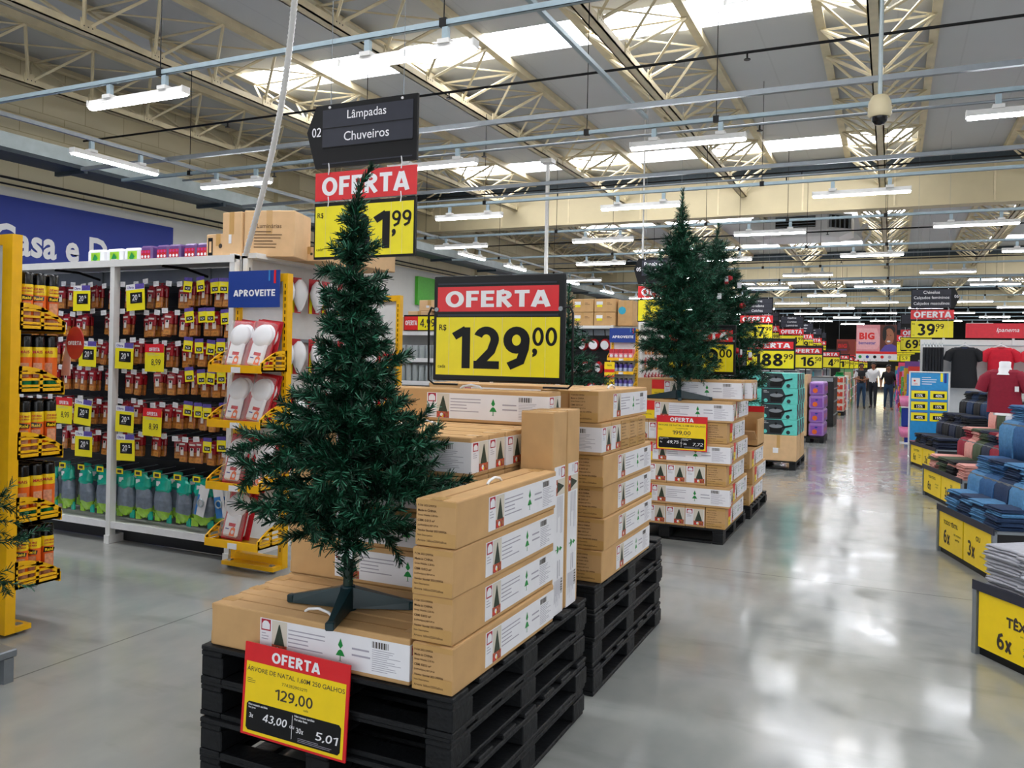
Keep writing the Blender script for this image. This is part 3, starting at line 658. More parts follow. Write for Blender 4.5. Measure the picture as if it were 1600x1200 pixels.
def tree_parts(seed, Ht, prof, per_m, nlen, tiers, per_tier, bare=.1, droop=.0, tipbend=(.04, 0), twig_gap=.075):
    q = np.random.default_rng(seed); segs = []; stem = MB()
    def reach(z): return float(np.interp(z, [p[0] for p in prof], [p[1] for p in prof]))
    z_lo, z_hi = prof[0][0], prof[-1][0]
    for ti in range(tiers):
        z = z_lo + (z_hi - z_lo) * (ti / (tiers - 1)) ** .93; n = per_tier if z < Ht * .75 else max(4, per_tier - 2); off = q.random() * 6.28
        for k in range(n):
            L = reach(z) * q.uniform(.72, 1.12); az = off + 6.283 * k / n + q.normal(0, .2); el = q.normal(.2, .16) + .25 * (z / Ht)
            p = np.array([0, 0, z + q.normal(0, .015)]); pts = [p]; steps = max(2, int(L / .07)); az2 = az
            for s_ in range(steps):
                e = el - droop * (s_ / steps) * L * 2.2 + q.normal(0, .06); az2 += q.normal(0, .09)
                pts.append(pts[-1] + np.array([math.cos(az2) * math.cos(e), math.sin(az2) * math.cos(e), math.sin(e)]) * L / steps)
            for a, b in zip(pts, pts[1:]): segs.append((a, b))
            stem.tube([tuple(x) for x in pts], .003, 'stem_green', 4)
            acc = L * .28
            while acc < L * .93 and L > .09:
                f = acc / L * steps; i = min(int(f), steps - 1); bp = pts[i] + (pts[i + 1] - pts[i]) * (f - i)
                for sd in (-1, 1):
                    if q.random() < .2: continue
                    ta = az2 + sd * q.uniform(.5, 1.1); te = el + q.normal(-.05, .35); tl = min(.15, L * .45) * q.uniform(.6, 1.15)
                    segs.append((bp, bp + np.array([math.cos(ta) * math.cos(te), math.sin(ta) * math.cos(te), math.sin(te)]) * tl))
                acc += twig_gap * q.uniform(.8, 1.2)
    fol = MB(); fol.v = stem.v; fol.f = stem.f; fol.m = stem.m; fol.sm = stem.sm; fol.names = stem.names
    needles(segs, q, per_m, nlen, ('needle_dark', 'needle_mid', 'needle_light'), fol)
    ts = []; top = np.array([0, 0, Ht * .93]); prev = np.array([0, 0, bare])
    ts.append((prev, top)); tb = top + np.array([tipbend[0] * .4, 0, Ht * .05]); ts.append((top, tb)); ts.append((tb, tb + np.array([tipbend[0], tipbend[1], Ht * .03 + .01])))
    needles(ts[:1], q, per_m * 2.2, nlen * 1.45, ('needle_dark', 'needle_mid', 'needle_light'), fol, 1.0); needles(ts[1:], q, per_m * 1.5, nlen * .9, ('needle_dark', 'needle_mid', 'needle_light'), fol, .6)
    tr = MB(); tr.tube([(0, 0, .02), (0, 0, Ht * .5), (0, 0, Ht * .93), tuple(tb)], [.019, .014, .008, .004], 'stem_green', 8)
    return fol, tr
def stand_parts(parent, azs, L=.29):
    m = MB(); m.lathe([(.034, 0), (.034, .05), (.03, .085), (.024, .09)], 'stand_green', 12); b = m.build('stand_hub', parent)
    for az in azs:
        m = MB(); m.M = Matrix.Rotation(R(az), 4, 'Z')
        vs = [(.02, -.02, .085), (.02, .02, .085), (L, .009, .028), (L, -.009, .028), (.02, -.026, .01), (.02, .026, .01), (L, .013, .0), (L, -.013, .0)]
        m.add(vs, [(0, 3, 2, 1), (0, 1, 5, 4), (3, 0, 4, 7), (1, 2, 6, 5), (2, 3, 7, 6), (4, 5, 6, 7)], 'stand_green'); m.box(L - .022, -.016, 0, L + .006, .016, .03, 'stand_green', .004)
        m.build('leg', parent)
T1 = thing('christmas_tree', 'green artificial tree on a three-legged stand on the nearest boxes', 'tree', (-1.83, 2.545, ZP + .1595))
stand_parts(T1, (186, 28, -68), .25)
fol, tr = tree_parts(3, 1.62, [(.30, .26), (.38, .42), (.55, .37), (.66, .30), (.78, .22), (.9, .15), (1.0, .13), (1.15, .115), (1.3, .10), (1.4, .065), (1.5, .025)], 850, .04, 17, 8, .1, .9, (.05, 0), .062)
tr.build('trunk', T1); fol.build('foliage', T1)
m = MB(); m.box(-.012, -.034, .2, .04, -.033, .27, 'print_white'); m.M = None
m.M = Matrix.Translation((0, -.034, 0)); m.barcode(.0, .225, .028, .035); m.build('price_tag', T1)['label'] = 'white price tag with barcode'
T2 = thing('christmas_tree', 'tall slender tree on a black stand above the large boxes', 'tree', (-1.80, 7.65, zz + 6 * .1935 + .001))
stand_parts(T2, (180, 10, -75), .3)
fol, tr = tree_parts(8, 1.93, [(.26, .36), (.4, .5), (.55, .47), (.7, .40), (.85, .36), (1.0, .32), (1.2, .27), (1.4, .2), (1.5, .13), (1.62, .09), (1.78, .02)], 520, .055, 17, 8, .1, .3, (.0, 0), .085)
tr.build('trunk', T2); fol.build('foliage', T2)
T3 = thing('christmas_tree', 'decorated tree with white tags behind the tall slender one', 'tree', (-1.78, 9.2, zz + 3 * .1935 + .002))
stand_parts(T3, (150, 30, -90), .3)
fol, tr = tree_parts(12, 2.42, [(.55, .6), (.9, .58), (1.2, .5), (1.6, .4), (1.9, .27), (2.15, .16), (2.25, .05)], 460, .065, 18, 9, .1, .2, (.02, 0), .1)
tr.build('trunk', T3); fol.build('foliage', T3)
q = random.Random(5)
for k in range(16):
    az = R(-90 + q.uniform(-75, 75)); z = q.uniform(.9, 1.9); r_ = float(np.interp(z, [.9, 1.9], [.52, .25]))
    m = MB(); m.M = Matrix.Translation((r_ * math.cos(az), r_ * math.sin(az), z))
    if k % 3 == 0: m.box(-.022, -.003, -.03, .022, .003, .03, 'print_white')
    elif k % 3 == 1: m.lathe([(.005, -.03), (.028, -.02), (.035, 0), (.028, .02), (.005, .03)], 'card_red', 10)
    else: m.box(-.018, -.01, -.035, .018, .01, .035, 'plastic_white', .006); m.box(-.022, -.012, -.05, .022, .012, -.02, 'card_red', .004)
    o = m.build('ornament', T3)
T4 = thing('christmas_tree', 'small thin tree with upright tip standing behind the price board', 'tree', (-2.5, 6.55, 0.72))
stand_parts(T4, (170, 40, -80), .25)
fol, tr = tree_parts(21, 1.55, [(.3, .34), (.45, .42), (.6, .38), (.8, .3), (1.0, .22), (1.15, .14), (1.22, .05)], 420, .05, 10, 7, .1, .1, (.0, 0), .1)
tr.build('trunk', T4); fol.build('foliage', T4)
t = thing('plinth', 'low cardboard plinth under the small thin tree', 'plinth', (-2.85, 6.2, 0)); m = MB(); m.box(0, 0, 0, .7, .7, .715, 'cardboard', .006); m.build('plinth_body', t); m = MB(); m.box(-.005, -.005, .3, .705, .705, .34, 'tape'); m.build('tape_band', t)
T5 = thing('christmas_tree', 'green tree cut by the left picture edge beside the yellow rack', 'tree', (-4.09, 2.40, .161))
stand_parts(T5, (170, 40, -80), .25)
fol, tr = tree_parts(33, 1.95, [(.36, .34), (.5, .42), (.7, .3), (.9, .22), (1.2, .2), (1.45, .2), (1.7, .15), (1.85, .05)], 420, .04, 13, 7, .1, .1, (.0, 0), .1)
tr.build('trunk', T5); fol.build('foliage', T5)
t = thing('display_bench', 'low grey metal bench at the left picture edge', 'bench', (-4.97, 2.1, 0))
m = MB(); m.box(0, 0, .12, 1.05, .6, .16, 'grey_metal', .006); m.build('bench_top', t)
for x in (.0, 1.0):
    for y in (0.02, .53): m = MB(); m.box(x, y, 0, x + .05, y + .05, .12, 'grey_metal'); m.build('leg', t)
# ================================================================ price boards and hanging signs
def price_on(m, x0, x1, z0, z1, main, cents, y, unit=True):
    wd, h = x1 - x0, z1 - z0
    m.rect(x0, z0, x1, z1, 'sign_yellow', y); yy = y - .001
    for f in (.11, .32, .55, .78, .89): m.rect(x0 + wd * f - .0008, z0, x0 + wd * f + .0008, z1, 'truss_cream', y - .0005)
    n = len(main); mw = min(.64, .21 * n) * wd; sh = -.2 * wd if main in ('39', '69', '21') else 0
    x0, x1 = x0 + sh, x1 + sh
    m.text(main, x0 + wd * .77 - mw / 2, z0 + h * .12, h * .72, 'sign_black', w=mw, bold=.055, y=yy)
    m.text(cents, x0 + wd * .885, z0 + h * .52, h * .31, 'sign_black', w=wd * .19, bold=.03, y=yy)
    m.text(',', x0 + wd * .81, z0 + h * .33, h * .15, 'sign_black', bold=.05, y=yy)
    x0, x1 = x0 - sh, x1 - sh
    if unit:
        m.text('R$', x0 + wd * .055, z0 + h * .76, h * .115, 'sign_black', y=yy, maxw=wd * .08, bold=.01); m.text('cada', x0 + wd * .05, z0 + h * .12, h * .06, 'sign_black', y=yy, maxw=wd * .08)
def offer_on(m, x0, x1, z0, z1, y, t='OFERTA'):
    m.rect(x0, z0, x1, z1, 'sign_red', y); m.text(t, (x0 + x1) / 2, z0 + (z1 - z0) * .17, (z1 - z0) * .66, 'sign_white', w=(x1 - x0) * .86, bold=.075, y=y - .001)
def price_board(x0, y, z0, wd, ht, main, cents, label, wire=0.0, pole=0.0, post=None):
    t = thing('price_board', label, 'price sign', (x0 + wd / 2, y, z0), 0, 'framed price boards'); k = wd / .68; hw = wd / 2
    m = MB(); m.box(-hw, -.012, 0, hw, .012, ht, 'black_metal', .006, 2); m.box(-hw + .025 * k, -.016, ht * .615, hw - .03 * k, -.01, ht * .635, 'sign_panel'); m.box(-hw + .025 * k, -.016, ht * .915, hw - .04 * k, -.01, ht * .93, 'sign_panel'); m.build('frame', t)
    m = MB(); offer_on(m, -hw + .022 * k, hw - .03 * k, ht * .66, ht * .895, -.0135); m.build('offer_panel', t)
    m = MB(); price_on(m, -hw + .018 * k, hw - .022 * k, ht * .055, ht * .605, main, cents, -.0135); m.build('price_panel', t)
    if wire:
        m = MB()
        for s_ in (-1, 1): m.tube([(s_ * (hw - .02), -.016, ht * .68), (s_ * (hw + .02), 0, ht * .70), (s_ * (hw + .035), 0, ht * .64), (s_ * (hw + .035), .01, -wire + .02), (s_ * (hw + .01), .02, -wire), (s_ * (hw - .12), .03, -wire)], .0055, 'black_metal', 6); m.cyl((s_ * (hw - .02), -.02, ht * .68), (s_ * (hw - .02), 0, ht * .68), .011, 'grey_metal', n=10)
        m.build('wire_bracket', t)
    if pole:
        m = MB(); m.cyl((0, .02, -pole), (0, .02, ht * .5), .012, 'black_metal', n=8); m.build('pole', t)
    return t
price_board(-2.075, 3.57, 1.535, .70, .515, '129', '00', 'large framed price board reading 129,00 above the nearest tree boxes', wire=.02)
price_board(-2.12, 8.45, 1.53, .70, .50, '199', '00', 'framed price board half hidden behind the tall tree, cents 00 visible', wire=.02, pole=.2)
price_board(-2.12, 13.55, 1.55, .76, .50, '188', '99', 'framed price board reading 188,99 above the pan boxes', pole=.03)
price_board(-2.01, 18.6, 1.55, .70, .50, '16', '50', 'framed price board reading 16,50 above the purple packs', pole=.2)
price_board(-1.96, 24.2, 1.55, .70, .50, '4', '99', 'framed price board reading 4,99 above the black unit', pole=.2)
price_board(-1.95, 29.6, 1.52, .70, .50, '1', '50', 'framed price board reading 1,50 above the red juice cartons', pole=.2)
for k, (x, y) in enumerate(((-1.98, 34.0), (-1.95, 38.2), (-1.9, 42.0), (-1.9, 46.0), (-1.88, 50.0))): price_board(x, y, 1.5, .70, .5, '5', '90', 'tiny framed price board in the far left row of displays, %s of the five smallest' % ('nearest', 'second', 'middle', 'fourth', 'farthest')[k], pole=1.49)

def aisle_sign(x0, y, zt, side, num, rows, main, cents, label, price=True):
    wd = .78; t = thing('aisle_sign', label, 'sign', (x0 + wd / 2, y, zt), 0, 'hanging aisle signs'); hw = wd / 2; B = 'sign_black'
    m = MB(); s_ = -1 if side == 'l' else 1
    pts = [(-hw, -.415), (hw, -.415), (hw, 0), (-hw, 0), (-hw - .075, -.17)] if side == 'l' else [(-hw, -.415), (hw, -.415), (hw + .09, -.2), (hw, 0), (-hw, 0)]
    m.prism(pts, -.01, .01, B)
    a, b = (-hw + .055, hw - .03) if side == 'l' else (-hw + .02, hw - .06)
    n = len(rows); ph = .125 if n < 3 else .118
    for i, r in enumerate(rows):
        z = -.035 - (i + 1) * ph; m.box(a, -.014, z + .006, b, -.01, z + ph, 'sign_panel'); m.box(a, -.016, z, b, -.01, z + .006, B)
        m.text(r, (a + b) / 2, z + .035, .06 if 'p' not in r and 'ç' not in r else .072, 'sign_white', y=-.016, bold=.004, maxw=(b - a) * .92)
    m.box(a, -.013, -.392, b, -.01, -.384, 'sign_panel')
    m.text(num, (-hw + .005) if side == 'l' else hw + .035, -.205, .06, 'sign_white', y=-.012, bold=.02); m.build('direction_board', t)
    m = MB(); m.box(-hw, -.004, -.63, hw, .004, -.445, 'sign_red'); offer_on(m, -hw, hw, -.63, -.445, -.006); m.build('offer_board', t)
    m = MB(); m.box(-hw, -.01, -1.015, hw, .01, -.645, B); price_on(m, -hw + .01, hw - .012, -1.0, -.668, main, cents, -.0115, True) if price else m.rect(-hw + .01, -1.0, hw - .012, -.668, 'sign_yellow', -.0115); m.build('price_board', t)
    for sx in (-1, 1):
        m = MB(); X = sx * (hw - .11); m.cyl((X, 0, -.02), (X, 0, .1), .004, 'grey_metal', n=5); m.cyl((X, 0, .1), (X, 0, 6.38 - zt), .0022, 'grey_metal', n=5)
        for z0_, z1_ in ((-.45, -.40), (-.66, -.62)): m.tube([(X, -.012, z1_ + .015), (X + .006, -.014, (z0_ + z1_) / 2), (X, -.012, z0_ - .012)], .004, 'tag_white', 5)
        m.cyl((X, -.016, -.02), (X, 0, -.02), .009, 'tag_white', n=8); m.build('hanging_wire', t)
    return t
aisle_sign(-3.485, 4.4, 3.292, 'l', '02', ['Lâmpadas', 'Chuveiros'], '31', '99', 'black hanging aisle sign 02 with the price 31,99 beneath, behind the tree tip')
aisle_sign(-3.70, 12.8, 3.29, 'l', '05', ['Panela de Pressão', 'Caçarola'], '39', '99', 'black hanging aisle sign 05 with a blank yellow price panel, beside the tall tree', price=False)
aisle_sign(.345, 18.6, 3.24, 'r', '06', ['Chinelos', 'Calçados femininos', 'Calçados masculinos'], '39', '99', 'black hanging aisle sign 06 with the price 39,99 over the clothing tables')
for k, (x, y, rows, mn, ct, lb) in enumerate((( -3.42, 20.9, ['Mantas', 'Edredons', 'Colchas'], '17', '99', 'showing the price 17,99 right of the tall tree'), (-3.95, 26.6, ['Cabides', 'Banheiros'], '4', '99', 'half hidden behind the 17,99 sign'), (-3.45, 29.0, ['Espelhos', 'Cortinas', 'Luminárias'], '4', '99', 'third back in the left row'), (-3.55, 34, ['Utilidades', 'de Mesa', 'Copos'], '9', '99', 'fourth back in the left row'), (-3.6, 39, ['Higiene', 'Limpeza'], '7', '99', 'fifth back in the left row'), (-3.75, 44, ['Bazar', 'Papelaria'], '5', '99', 'sixth back in the left row'))):
    aisle_sign(x, y, 3.27, 'l', '0%d' % (k + 6), rows, mn, ct, 'black hanging aisle sign, ' + lb)
for k, (x, y, mn, lb) in enumerate(((.22, 25.0, '69', 'showing the price 69 left of sign 06'), (.15, 29.5, '21', 'showing the price 21 low behind the 69 sign'), (.02, 34.0, '19', 'third back on the right side'), (-.02, 38.5, '15', 'fourth back on the right side'))):
    aisle_sign(x, y, 3.1, 'r', '0%d' % (k + 7), ['Moda', 'Jeans'], mn, '90', 'black hanging aisle sign on the right, ' + lb)
# banners over the aisle
def banner(x0, y, z0, wd, ht, bg, fg, t1, t2, label, face=False):
    t = thing('hanging_banner', label, 'banner', (x0, y, z0))
    m = MB(); m.box(0, -.01, 0, wd, .01, ht, 'tag_white'); m.rect(.0, ht * .17, wd, ht, bg, -.012)
    m.prism([(wd * .02, ht * .3), (wd * .5, ht * .3), (wd * .62, ht * .5), (wd * .5, ht * .9), (wd * .02, ht * .9)], -.014, -.011, fg)
    m.text(t1, wd * .26, ht * .58, ht * .2, 'natal_red', y=-.016, bold=.05, maxw=wd * .4); m.text(t2, wd * .27, ht * .44, ht * .09, 'tag_purple', y=-.016, bold=.02, maxw=wd * .42)
    m.rect(0, ht * .17, wd, ht * .24, 'natal_red', -.013)
    for k in range(5): m.disc(wd * (.1 + .18 * k), ht * .085, ht * .045, ('print_green', 'wall_blue', 'sign_black', 'natal_red', 'print_grey')[k], -.012, 10)
    if face:
        # printed photograph of a smiling shopper
        m.rect(wd * .58, ht * .24, wd, ht, colour('#5d2e22', .6), -.0155); m.disc(wd * .80, ht * .66, wd * .12, colour('#a5694c', .6), -.0165, 20, ht * .24); m.disc(wd * .8, ht * .86, wd * .15, 'hair', -.016, 18, ht * .13); m.disc(wd * .69, ht * .74, wd * .05, 'hair', -.0168, 14, ht * .2)
        m.disc(wd * .79, ht * .53, wd * .045, 'tag_white', -.018, 12, ht * .025); m.disc(wd * .76, ht * .70, wd * .012, 'hair', -.018, 8); m.disc(wd * .84, ht * .70, wd * .012, 'hair', -.018, 8); m.prism([(wd * .58, ht * .24), (wd, ht * .24), (wd * .97, ht * .4), (wd * .86, ht * .46), (wd * .7, ht * .42)], -.0175, -.0165, 'tag_purple')
    m.build('printed_panel', t)
    for x in (wd * .1, wd * .9): m = MB(); m.cyl((x, 0, ht), (x, 0, 6.4 - z0), .006, 'grey_metal', n=4); m.build('hanging_wire', t)
    return t
PK = colour('#e2969c', .5); PK2 = colour('#eeb0b4', .5); BR = colour('#9c3b2a', .5); BR2 = colour('#7a2a22', .5); OR = colour('#e08a2c', .5)
banner(-1.18, 32.8, 1.86, 1.37, 1.28, PK, PK2, 'BIG', 'bemestar', 'pink hanging banner with a smiling shopper over the far aisle', True)
banner(-2.42, 43.0, 1.9, 1.0, 1.0, BR, BR2, 'BIG', 'presente', 'dark red hanging banner left of the pink one, farther back')
banner(-1.52, 41.0, 1.85, 1.4, 1.0, BR2, OR, 'BIG', 'bemestar', 'orange hanging banner partly hidden below the pink one')

# printed posters on the pallets
def poster(x0, y, z0, wd, ht, tilt, name, l1, price, a1, a2, b1, b2, label, code='774282903211'):
    t = thing('price_poster', label, 'price sign', (x0, y, z0)); t.rotation_euler = tilt
    m = MB(); m.box(0, -.003, 0, wd, .003, ht, 'sign_red', .001); m.build('holder', t)
    m = MB(); y_ = -.004; m.rect(.0, 0, wd, ht, 'sign_red', y_); m.rect(wd * .025, ht * .025, wd * .975, ht * .8, 'poster_yellow', y_ - .0006)
    m.text('OFERTA', wd * .5, ht * .835, ht * .115, 'sign_white', w=wd * .46, bold=.05, y=y_ - .001)
    m.text(l1, wd * .5, ht * .69, ht * .07, 'ink', w=wd * .93, y=y_ - .001, bold=.008); m.text(code, wd * .5, ht * .62, ht * .03, 'ink', y=y_ - .001, w=wd * .24)
    m.text(price, wd * .5, ht * .455, ht * .115, 'ink', w=wd * .36, bold=.02, y=y_ - .001); m.text('cada', wd * .62, ht * .41, ht * .025, 'ink', y=y_ - .001)
    m.lines(wd * .04, ht * .62, wd * .09, ht * .06, 3, 'ink', y_ - .001)
    m.prism([(wd * .05, ht * .09), (wd * .07, ht * .06), (wd * .93, ht * .06), (wd * .95, ht * .09), (wd * .95, ht * .34), (wd * .93, ht * .37), (wd * .07, ht * .37), (wd * .05, ht * .34)], y_ - .0014, y_ - .0007, 'sign_black')
    yy = y_ - .0018; W_ = 'sign_white'
    m.text('Nos nossos cartões', wd * .07, ht * .33, ht * .024, W_, al='l', y=yy, bold=.02); m.text('Sem juros', wd * .07, ht * .295, ht * .024, W_, al='l', y=yy, bold=.02)
    m.text('Nos nossos cartões', wd * .52, ht * .33, ht * .024, W_, al='l', y=yy, bold=.02); m.text('Parcelas fixas', wd * .52, ht * .295, ht * .024, W_, al='l', y=yy, bold=.02)
    m.rect(wd * .498, ht * .09, wd * .502, ht * .34, W_, yy); m.text('ou', wd * .5, ht * .2, ht * .03, W_, y=yy - .0005)
    m.text(a1, wd * .1, ht * .2, ht * .05, W_, y=yy, bold=.02); m.text(a2, wd * .33, ht * .19, ht * .085, W_, w=wd * .23, y=yy, bold=.02, shear=.2); m.text(b1, wd * .575, ht * .17, ht * .055, W_, y=yy, bold=.02); m.text(b2, wd * .82, ht * .155, ht * .085, W_, w=wd * .2, y=yy, bold=.02, shear=.2)
    m.lines(wd * .56, ht * .12, wd * .34, ht * .05, 3, 'print_grey', yy); m.build('printed_sheet', t)
poster(-2.122, 2.315, .272, .462, .33, (R(-2), R(1.2), R(0)), 'tree', 'ÁRVORE DE NATAL 1,60M 250 GALHOS', '129,00', '3x', '43,00', '30x', '5,01', 'red and yellow price poster reading 129,00 hung on the nearest black pallets')
poster(-1.975, 7.53, .835, .47, .315, (R(-1), 0, 0), 'tree', 'ÁRVORE DE NATAL 2,10M 384 GALHOS', '199,00', '4x', '49,75', '30x', '7,72', 'red and yellow price poster reading 199,00 fixed to the large tree boxes', '774282903228')
# ================================================================ shelf row on the left
def gondola(name_label, x0, x1, yf, yb, posts, top=2.40, dark=True):
    t = thing('shelf_unit', name_label, 'shelf unit', (0, 0, 0))
    for x in posts: m = MB(); m.box(x - .025, yf, .0, x + .025, yf + .06, top + .03, 'white_metal'); m.box(x - .03, yf - .01, .0, x + .03, yf + .5, .07, 'white_metal'); m.build('upright_post', t)
    m = MB(); m.box(x0, yf + .02, .135, x1, yb, .17, 'white_metal'); m.box(x0, yf + .01, .13, x1, yf + .025, .185, 'tag_white'); m.build('base_shelf', t)
    m = MB(); m.box(x0, yb - .02, .17, x1, yb + .02, top - .12, 'panel_black' if dark else 'white_metal'); 
    m.box(x0, yb - .03, top - .16, x1, yb - .0, top - .02, 'grey_metal')
    for k in range(16): m.box(x0, yb - .024, .3 + k * .125, x1, yb - .02, .305 + k * .125, 'sign_panel' if dark else 'grey_metal')
    m.build('back_panel', t)
    m = MB(); m.box(x0, yf, top - .01, x1, yb + .1, top + .02, 'white_metal'); m.box(x0, yf - .004, top - .035, x1, yf + .01, top + .022, 'white_metal'); m.build('top_shelf', t)
    for x in posts[:-1]:
        m = MB(); X = x + (posts[1] - posts[0]) * .5; m.tube([(X, yb - .03, top - .1), (X - .1, yb - .2, top - .04), (X - .2, yf + .1, top - .03)], .012, 'black_metal', 6); m.box(X - .02, yb - .05, top - .25, X + .02, yb - .02, top - .02, 'grey_metal'); m.build('shelf_bracket', t)
    m = MB(); m.box(x0, yf + .14, .005, x1, yf + .16, .135, 'panel_black'); m.build('kick_panel', t)
    return t
gondola('white shelf unit hung with rows of red packets', -8.8, -4.70, 4.95, 5.42, [-8.74, -7.4, -6.06, -4.725])
# hooks with small packets
pm = MB(); q = random.Random(2)
pm.box(-.042, -.012, -.185, .042, .012, -.09, 'pack_brown', .008); pm.box(-.044, -.014, -.095, .044, .014, -.012, 'pack_red', .008); pm.box(-.03, -.001, -.014, .03, .001, .018, 'pack_red')
pm.rect(-.02, -.125, .014, -.06, 'pack_white', -.0155); pm.disc(-.004, -.07, .011, 'hair', -.0165, 8); pm.rect(-.03, -.04, .03, -.025, 'pack_white', -.0152); pm.rect(-.034, -.18, .034, -.14, colour('#d08a3c', .4, .3, 60), -.0135)
PACK = pm.mesh('packet')
hk = MB(); hk.cyl((0, 0, 0), (0, .40, .015), .004, 'galvanised', n=5); hk.cyl((0, .4, .015), (0, .43, .0), .006, 'galvanised', n=5); HOOK = hk.mesh('peg_hook')
tg = MB(); tg.box(-.03, -.006, -.02, .03, -.002, .022, 'tag_white'); tg.lines(-.025, .014, .05, .03, 3, 'print_grey', -.0065); TAG = tg.mesh('price_tag')
yt = MB(); yt.box(-.045, -.006, -.09, .045, -.002, .0, 'sign_yellow'); yt.box(-.045, -.006, 0, .045, -.002, .03, 'tag_purple'); yt.rect(-.03, -.075, .034, -.04, 'sign_black', -.0065); yt.text('14,24', .002, -.067, .018, 'sign_white', y=-.0072, bold=.02); yt.lines(-.03, -.01, .05, .02, 2, 'truss_cream', -.0066); YT = yt.mesh('promo_tag')
ROWZ = [2.225, 1.975, 1.728, 1.485, 1.212, .945]; rown = ['top', 'second', 'third', 'fourth', 'fifth', 'sixth']
def obj(name, me, parent=None, loc=None):
    o = bpy.data.objects.new(name, me); COL.objects.link(o)
    if parent: o.parent = parent
    if loc: o.location = loc
    return o
hx = [-7.27 + .128 * k for k in range(9)] + [-5.98 + .125 * k for k in range(10)]
np_ = 0
for r, z in enumerate(ROWZ):
    for k, x in enumerate(hx):
        bay = 'left' if k < 9 else 'right'; x_ = x + q.uniform(-.012, .012); dz = q.uniform(-.02, .012)
        yel = x > -5.33 and (r < 5 or k > 16); yf = 5.0 + q.uniform(-.01, .03)
        h = obj('peg_hook', HOOK, None, (x_, yf, z + dz)); tag(h, 'metal peg hook with %s in the %s row, %s bay' % ('a yellow promo tag' if yel else 'a white price tag', rown[r], bay), 'hook', 'peg hooks of the red packet shelf')
        obj('promo_tag' if yel else 'price_tag', YT if yel else TAG, h, (0, -.001, .004)).rotation_euler = (0, q.uniform(-.12, .12), q.uniform(-.1, .1))
        depth = 3 if x > -7.0 and np_ < 299 else 2
        s0 = q.choice((.045, .06, .08, .16)) if not yel else q.choice((.05, .06))
        for d in range(2):
            if np_ >= 299: break
            p = obj('packet', PACK, None, (x_ + q.uniform(-.006, .006), yf + s0 + d * .045, z + dz - .012)); p.rotation_euler = (q.uniform(-.08, .04), q.uniform(-.06, .06), q.uniform(-.25, .25))
            tag(p, 'small red and brown packet hanging in the %s row of the %s bay' % (rown[r], bay), 'packet', 'red packets on the peg hooks'); np_ += 1
# larger promotional cards clipped along the rows
def card(x, z, kind, label, rot=0.0, y=4.955):
    t = thing('promo_card', label, 'price card', (x, y, z), 0, 'promo cards on the packet rows'); t.rotation_euler = (0, rot, 0)
    m = MB(); wd, h = .215, .21; m.box(-wd / 2, -.002, -h, wd / 2, .001, 0, 'sign_yellow')
    if kind == '20':
        m.rect(-wd / 2, -.035, wd / 2, 0.012, 'tag_white', -.0026); m.rect(0, -.03, wd / 2, .012, 'tag_purple', -.003); m.text('Oferta', -wd * .25, -.024, .022, 'tag_purple', y=-.0032, bold=.02)
        m.rect(-.06, -.15, .08, -.06, 'sign_black', -.003); m.text('20', -.005, -.125, .048, 'sign_white', y=-.0036, bold=.02); m.text('%', .048, -.1, .024, 'sign_white', y=-.0036, bold=.02); m.lines(-.04, -.133, .1, .01, 1, 'print_grey', -.0036)
    else:
        m.rect(-wd / 2, -.05, wd / 2, .02, 'sign_red', -.0026); m.text('OFERTA', 0, -.04, .03, 'sign_white', y=-.0032, bold=.04); m.text('8,99', .02, -.155, .05, 'ink', y=-.0032, bold=.01); m.lines(-.08, -.06, .15, .02, 2, 'print_grey', -.003)
    m.build('printed_card', t)
for px, (x, z, k, lb, rt) in enumerate(((-6.44, 2.20, '20', 'top row of the left bay', 0), (-5.79, 2.20, '20', 'top row of the right bay', -.06), (-6.35, 1.715, '20', 'third row of the left bay', .02), (-5.90, 1.705, '20', 'third row beside the post', .03), (-5.55, 1.69, 'of', 'third row of the right bay, red top', 0), (-6.64, 1.205, 'of', 'fifth row of the left bay, red top', .02), (-6.39, 1.205, '20', 'fifth row of the left bay', .08), (-5.88, 1.17, '20', 'fifth row beside the post', .03), (-5.56, 1.155, 'of', 'fifth row of the right bay, red top', .02), (-6.38, .93, '20', 'sixth row of the left bay', 0), (-5.87, .93, '20', 'sixth row beside the post', -.03))):
    card(x, z, k, 'yellow card %s in the %s' % ('reading 20%' if k == '20' else 'reading 8,99', lb), rt)
# bags of cleaning cloths in the lowest row
gb = MB(); prof = [(.02, .0, 'lime_plastic'), (.075, .03, 'lime_plastic'), (.095, .08, 'grey_cloth'), (.1, .17, 'grey_cloth'), (.085, .24, 'grey_cloth'), (.095, .26, 'teal_plastic'), (.09, .33, 'teal_plastic'), (.03, .36, 'teal_plastic')]
def bag_mesh(seed):
    q = random.Random(seed); m = MB(); n = 14; rings = []
    for r, z, mt in prof:
        f = .42 if .05 < z < .27 else .25 if z < .05 else .18
        rings.append([((r * math.cos(6.283 * i / n)) * q.uniform(.9, 1.12), r * f * math.sin(6.283 * i / n) * q.uniform(.8, 1.3), z + q.uniform(-.008, .008)) for i in range(n)])
    for j in range(len(rings) - 1): m.add(rings[j] + rings[j + 1], [(i, (i + 1) % n, (i + 1) % n + n, i + n) for i in range(n)], prof[j + 1][2] if prof[j][2] == prof[j + 1][2] or j > 3 else prof[j][2], True)
    m.box(-.1, -.006, -.015, -.04, .006, .05, 'lime_plastic'); m.box(.05, -.006, -.02, .1, .006, .05, 'teal_plastic'); m.box(-.05, -.003, .34, .05, .003, .38, 'teal_plastic')
    m.rect(-.06, .285, -.01, .325, 'tag_white', -.026)
    return m.mesh('bag')
BAGS = [bag_mesh(s_) for s_ in range(3)]
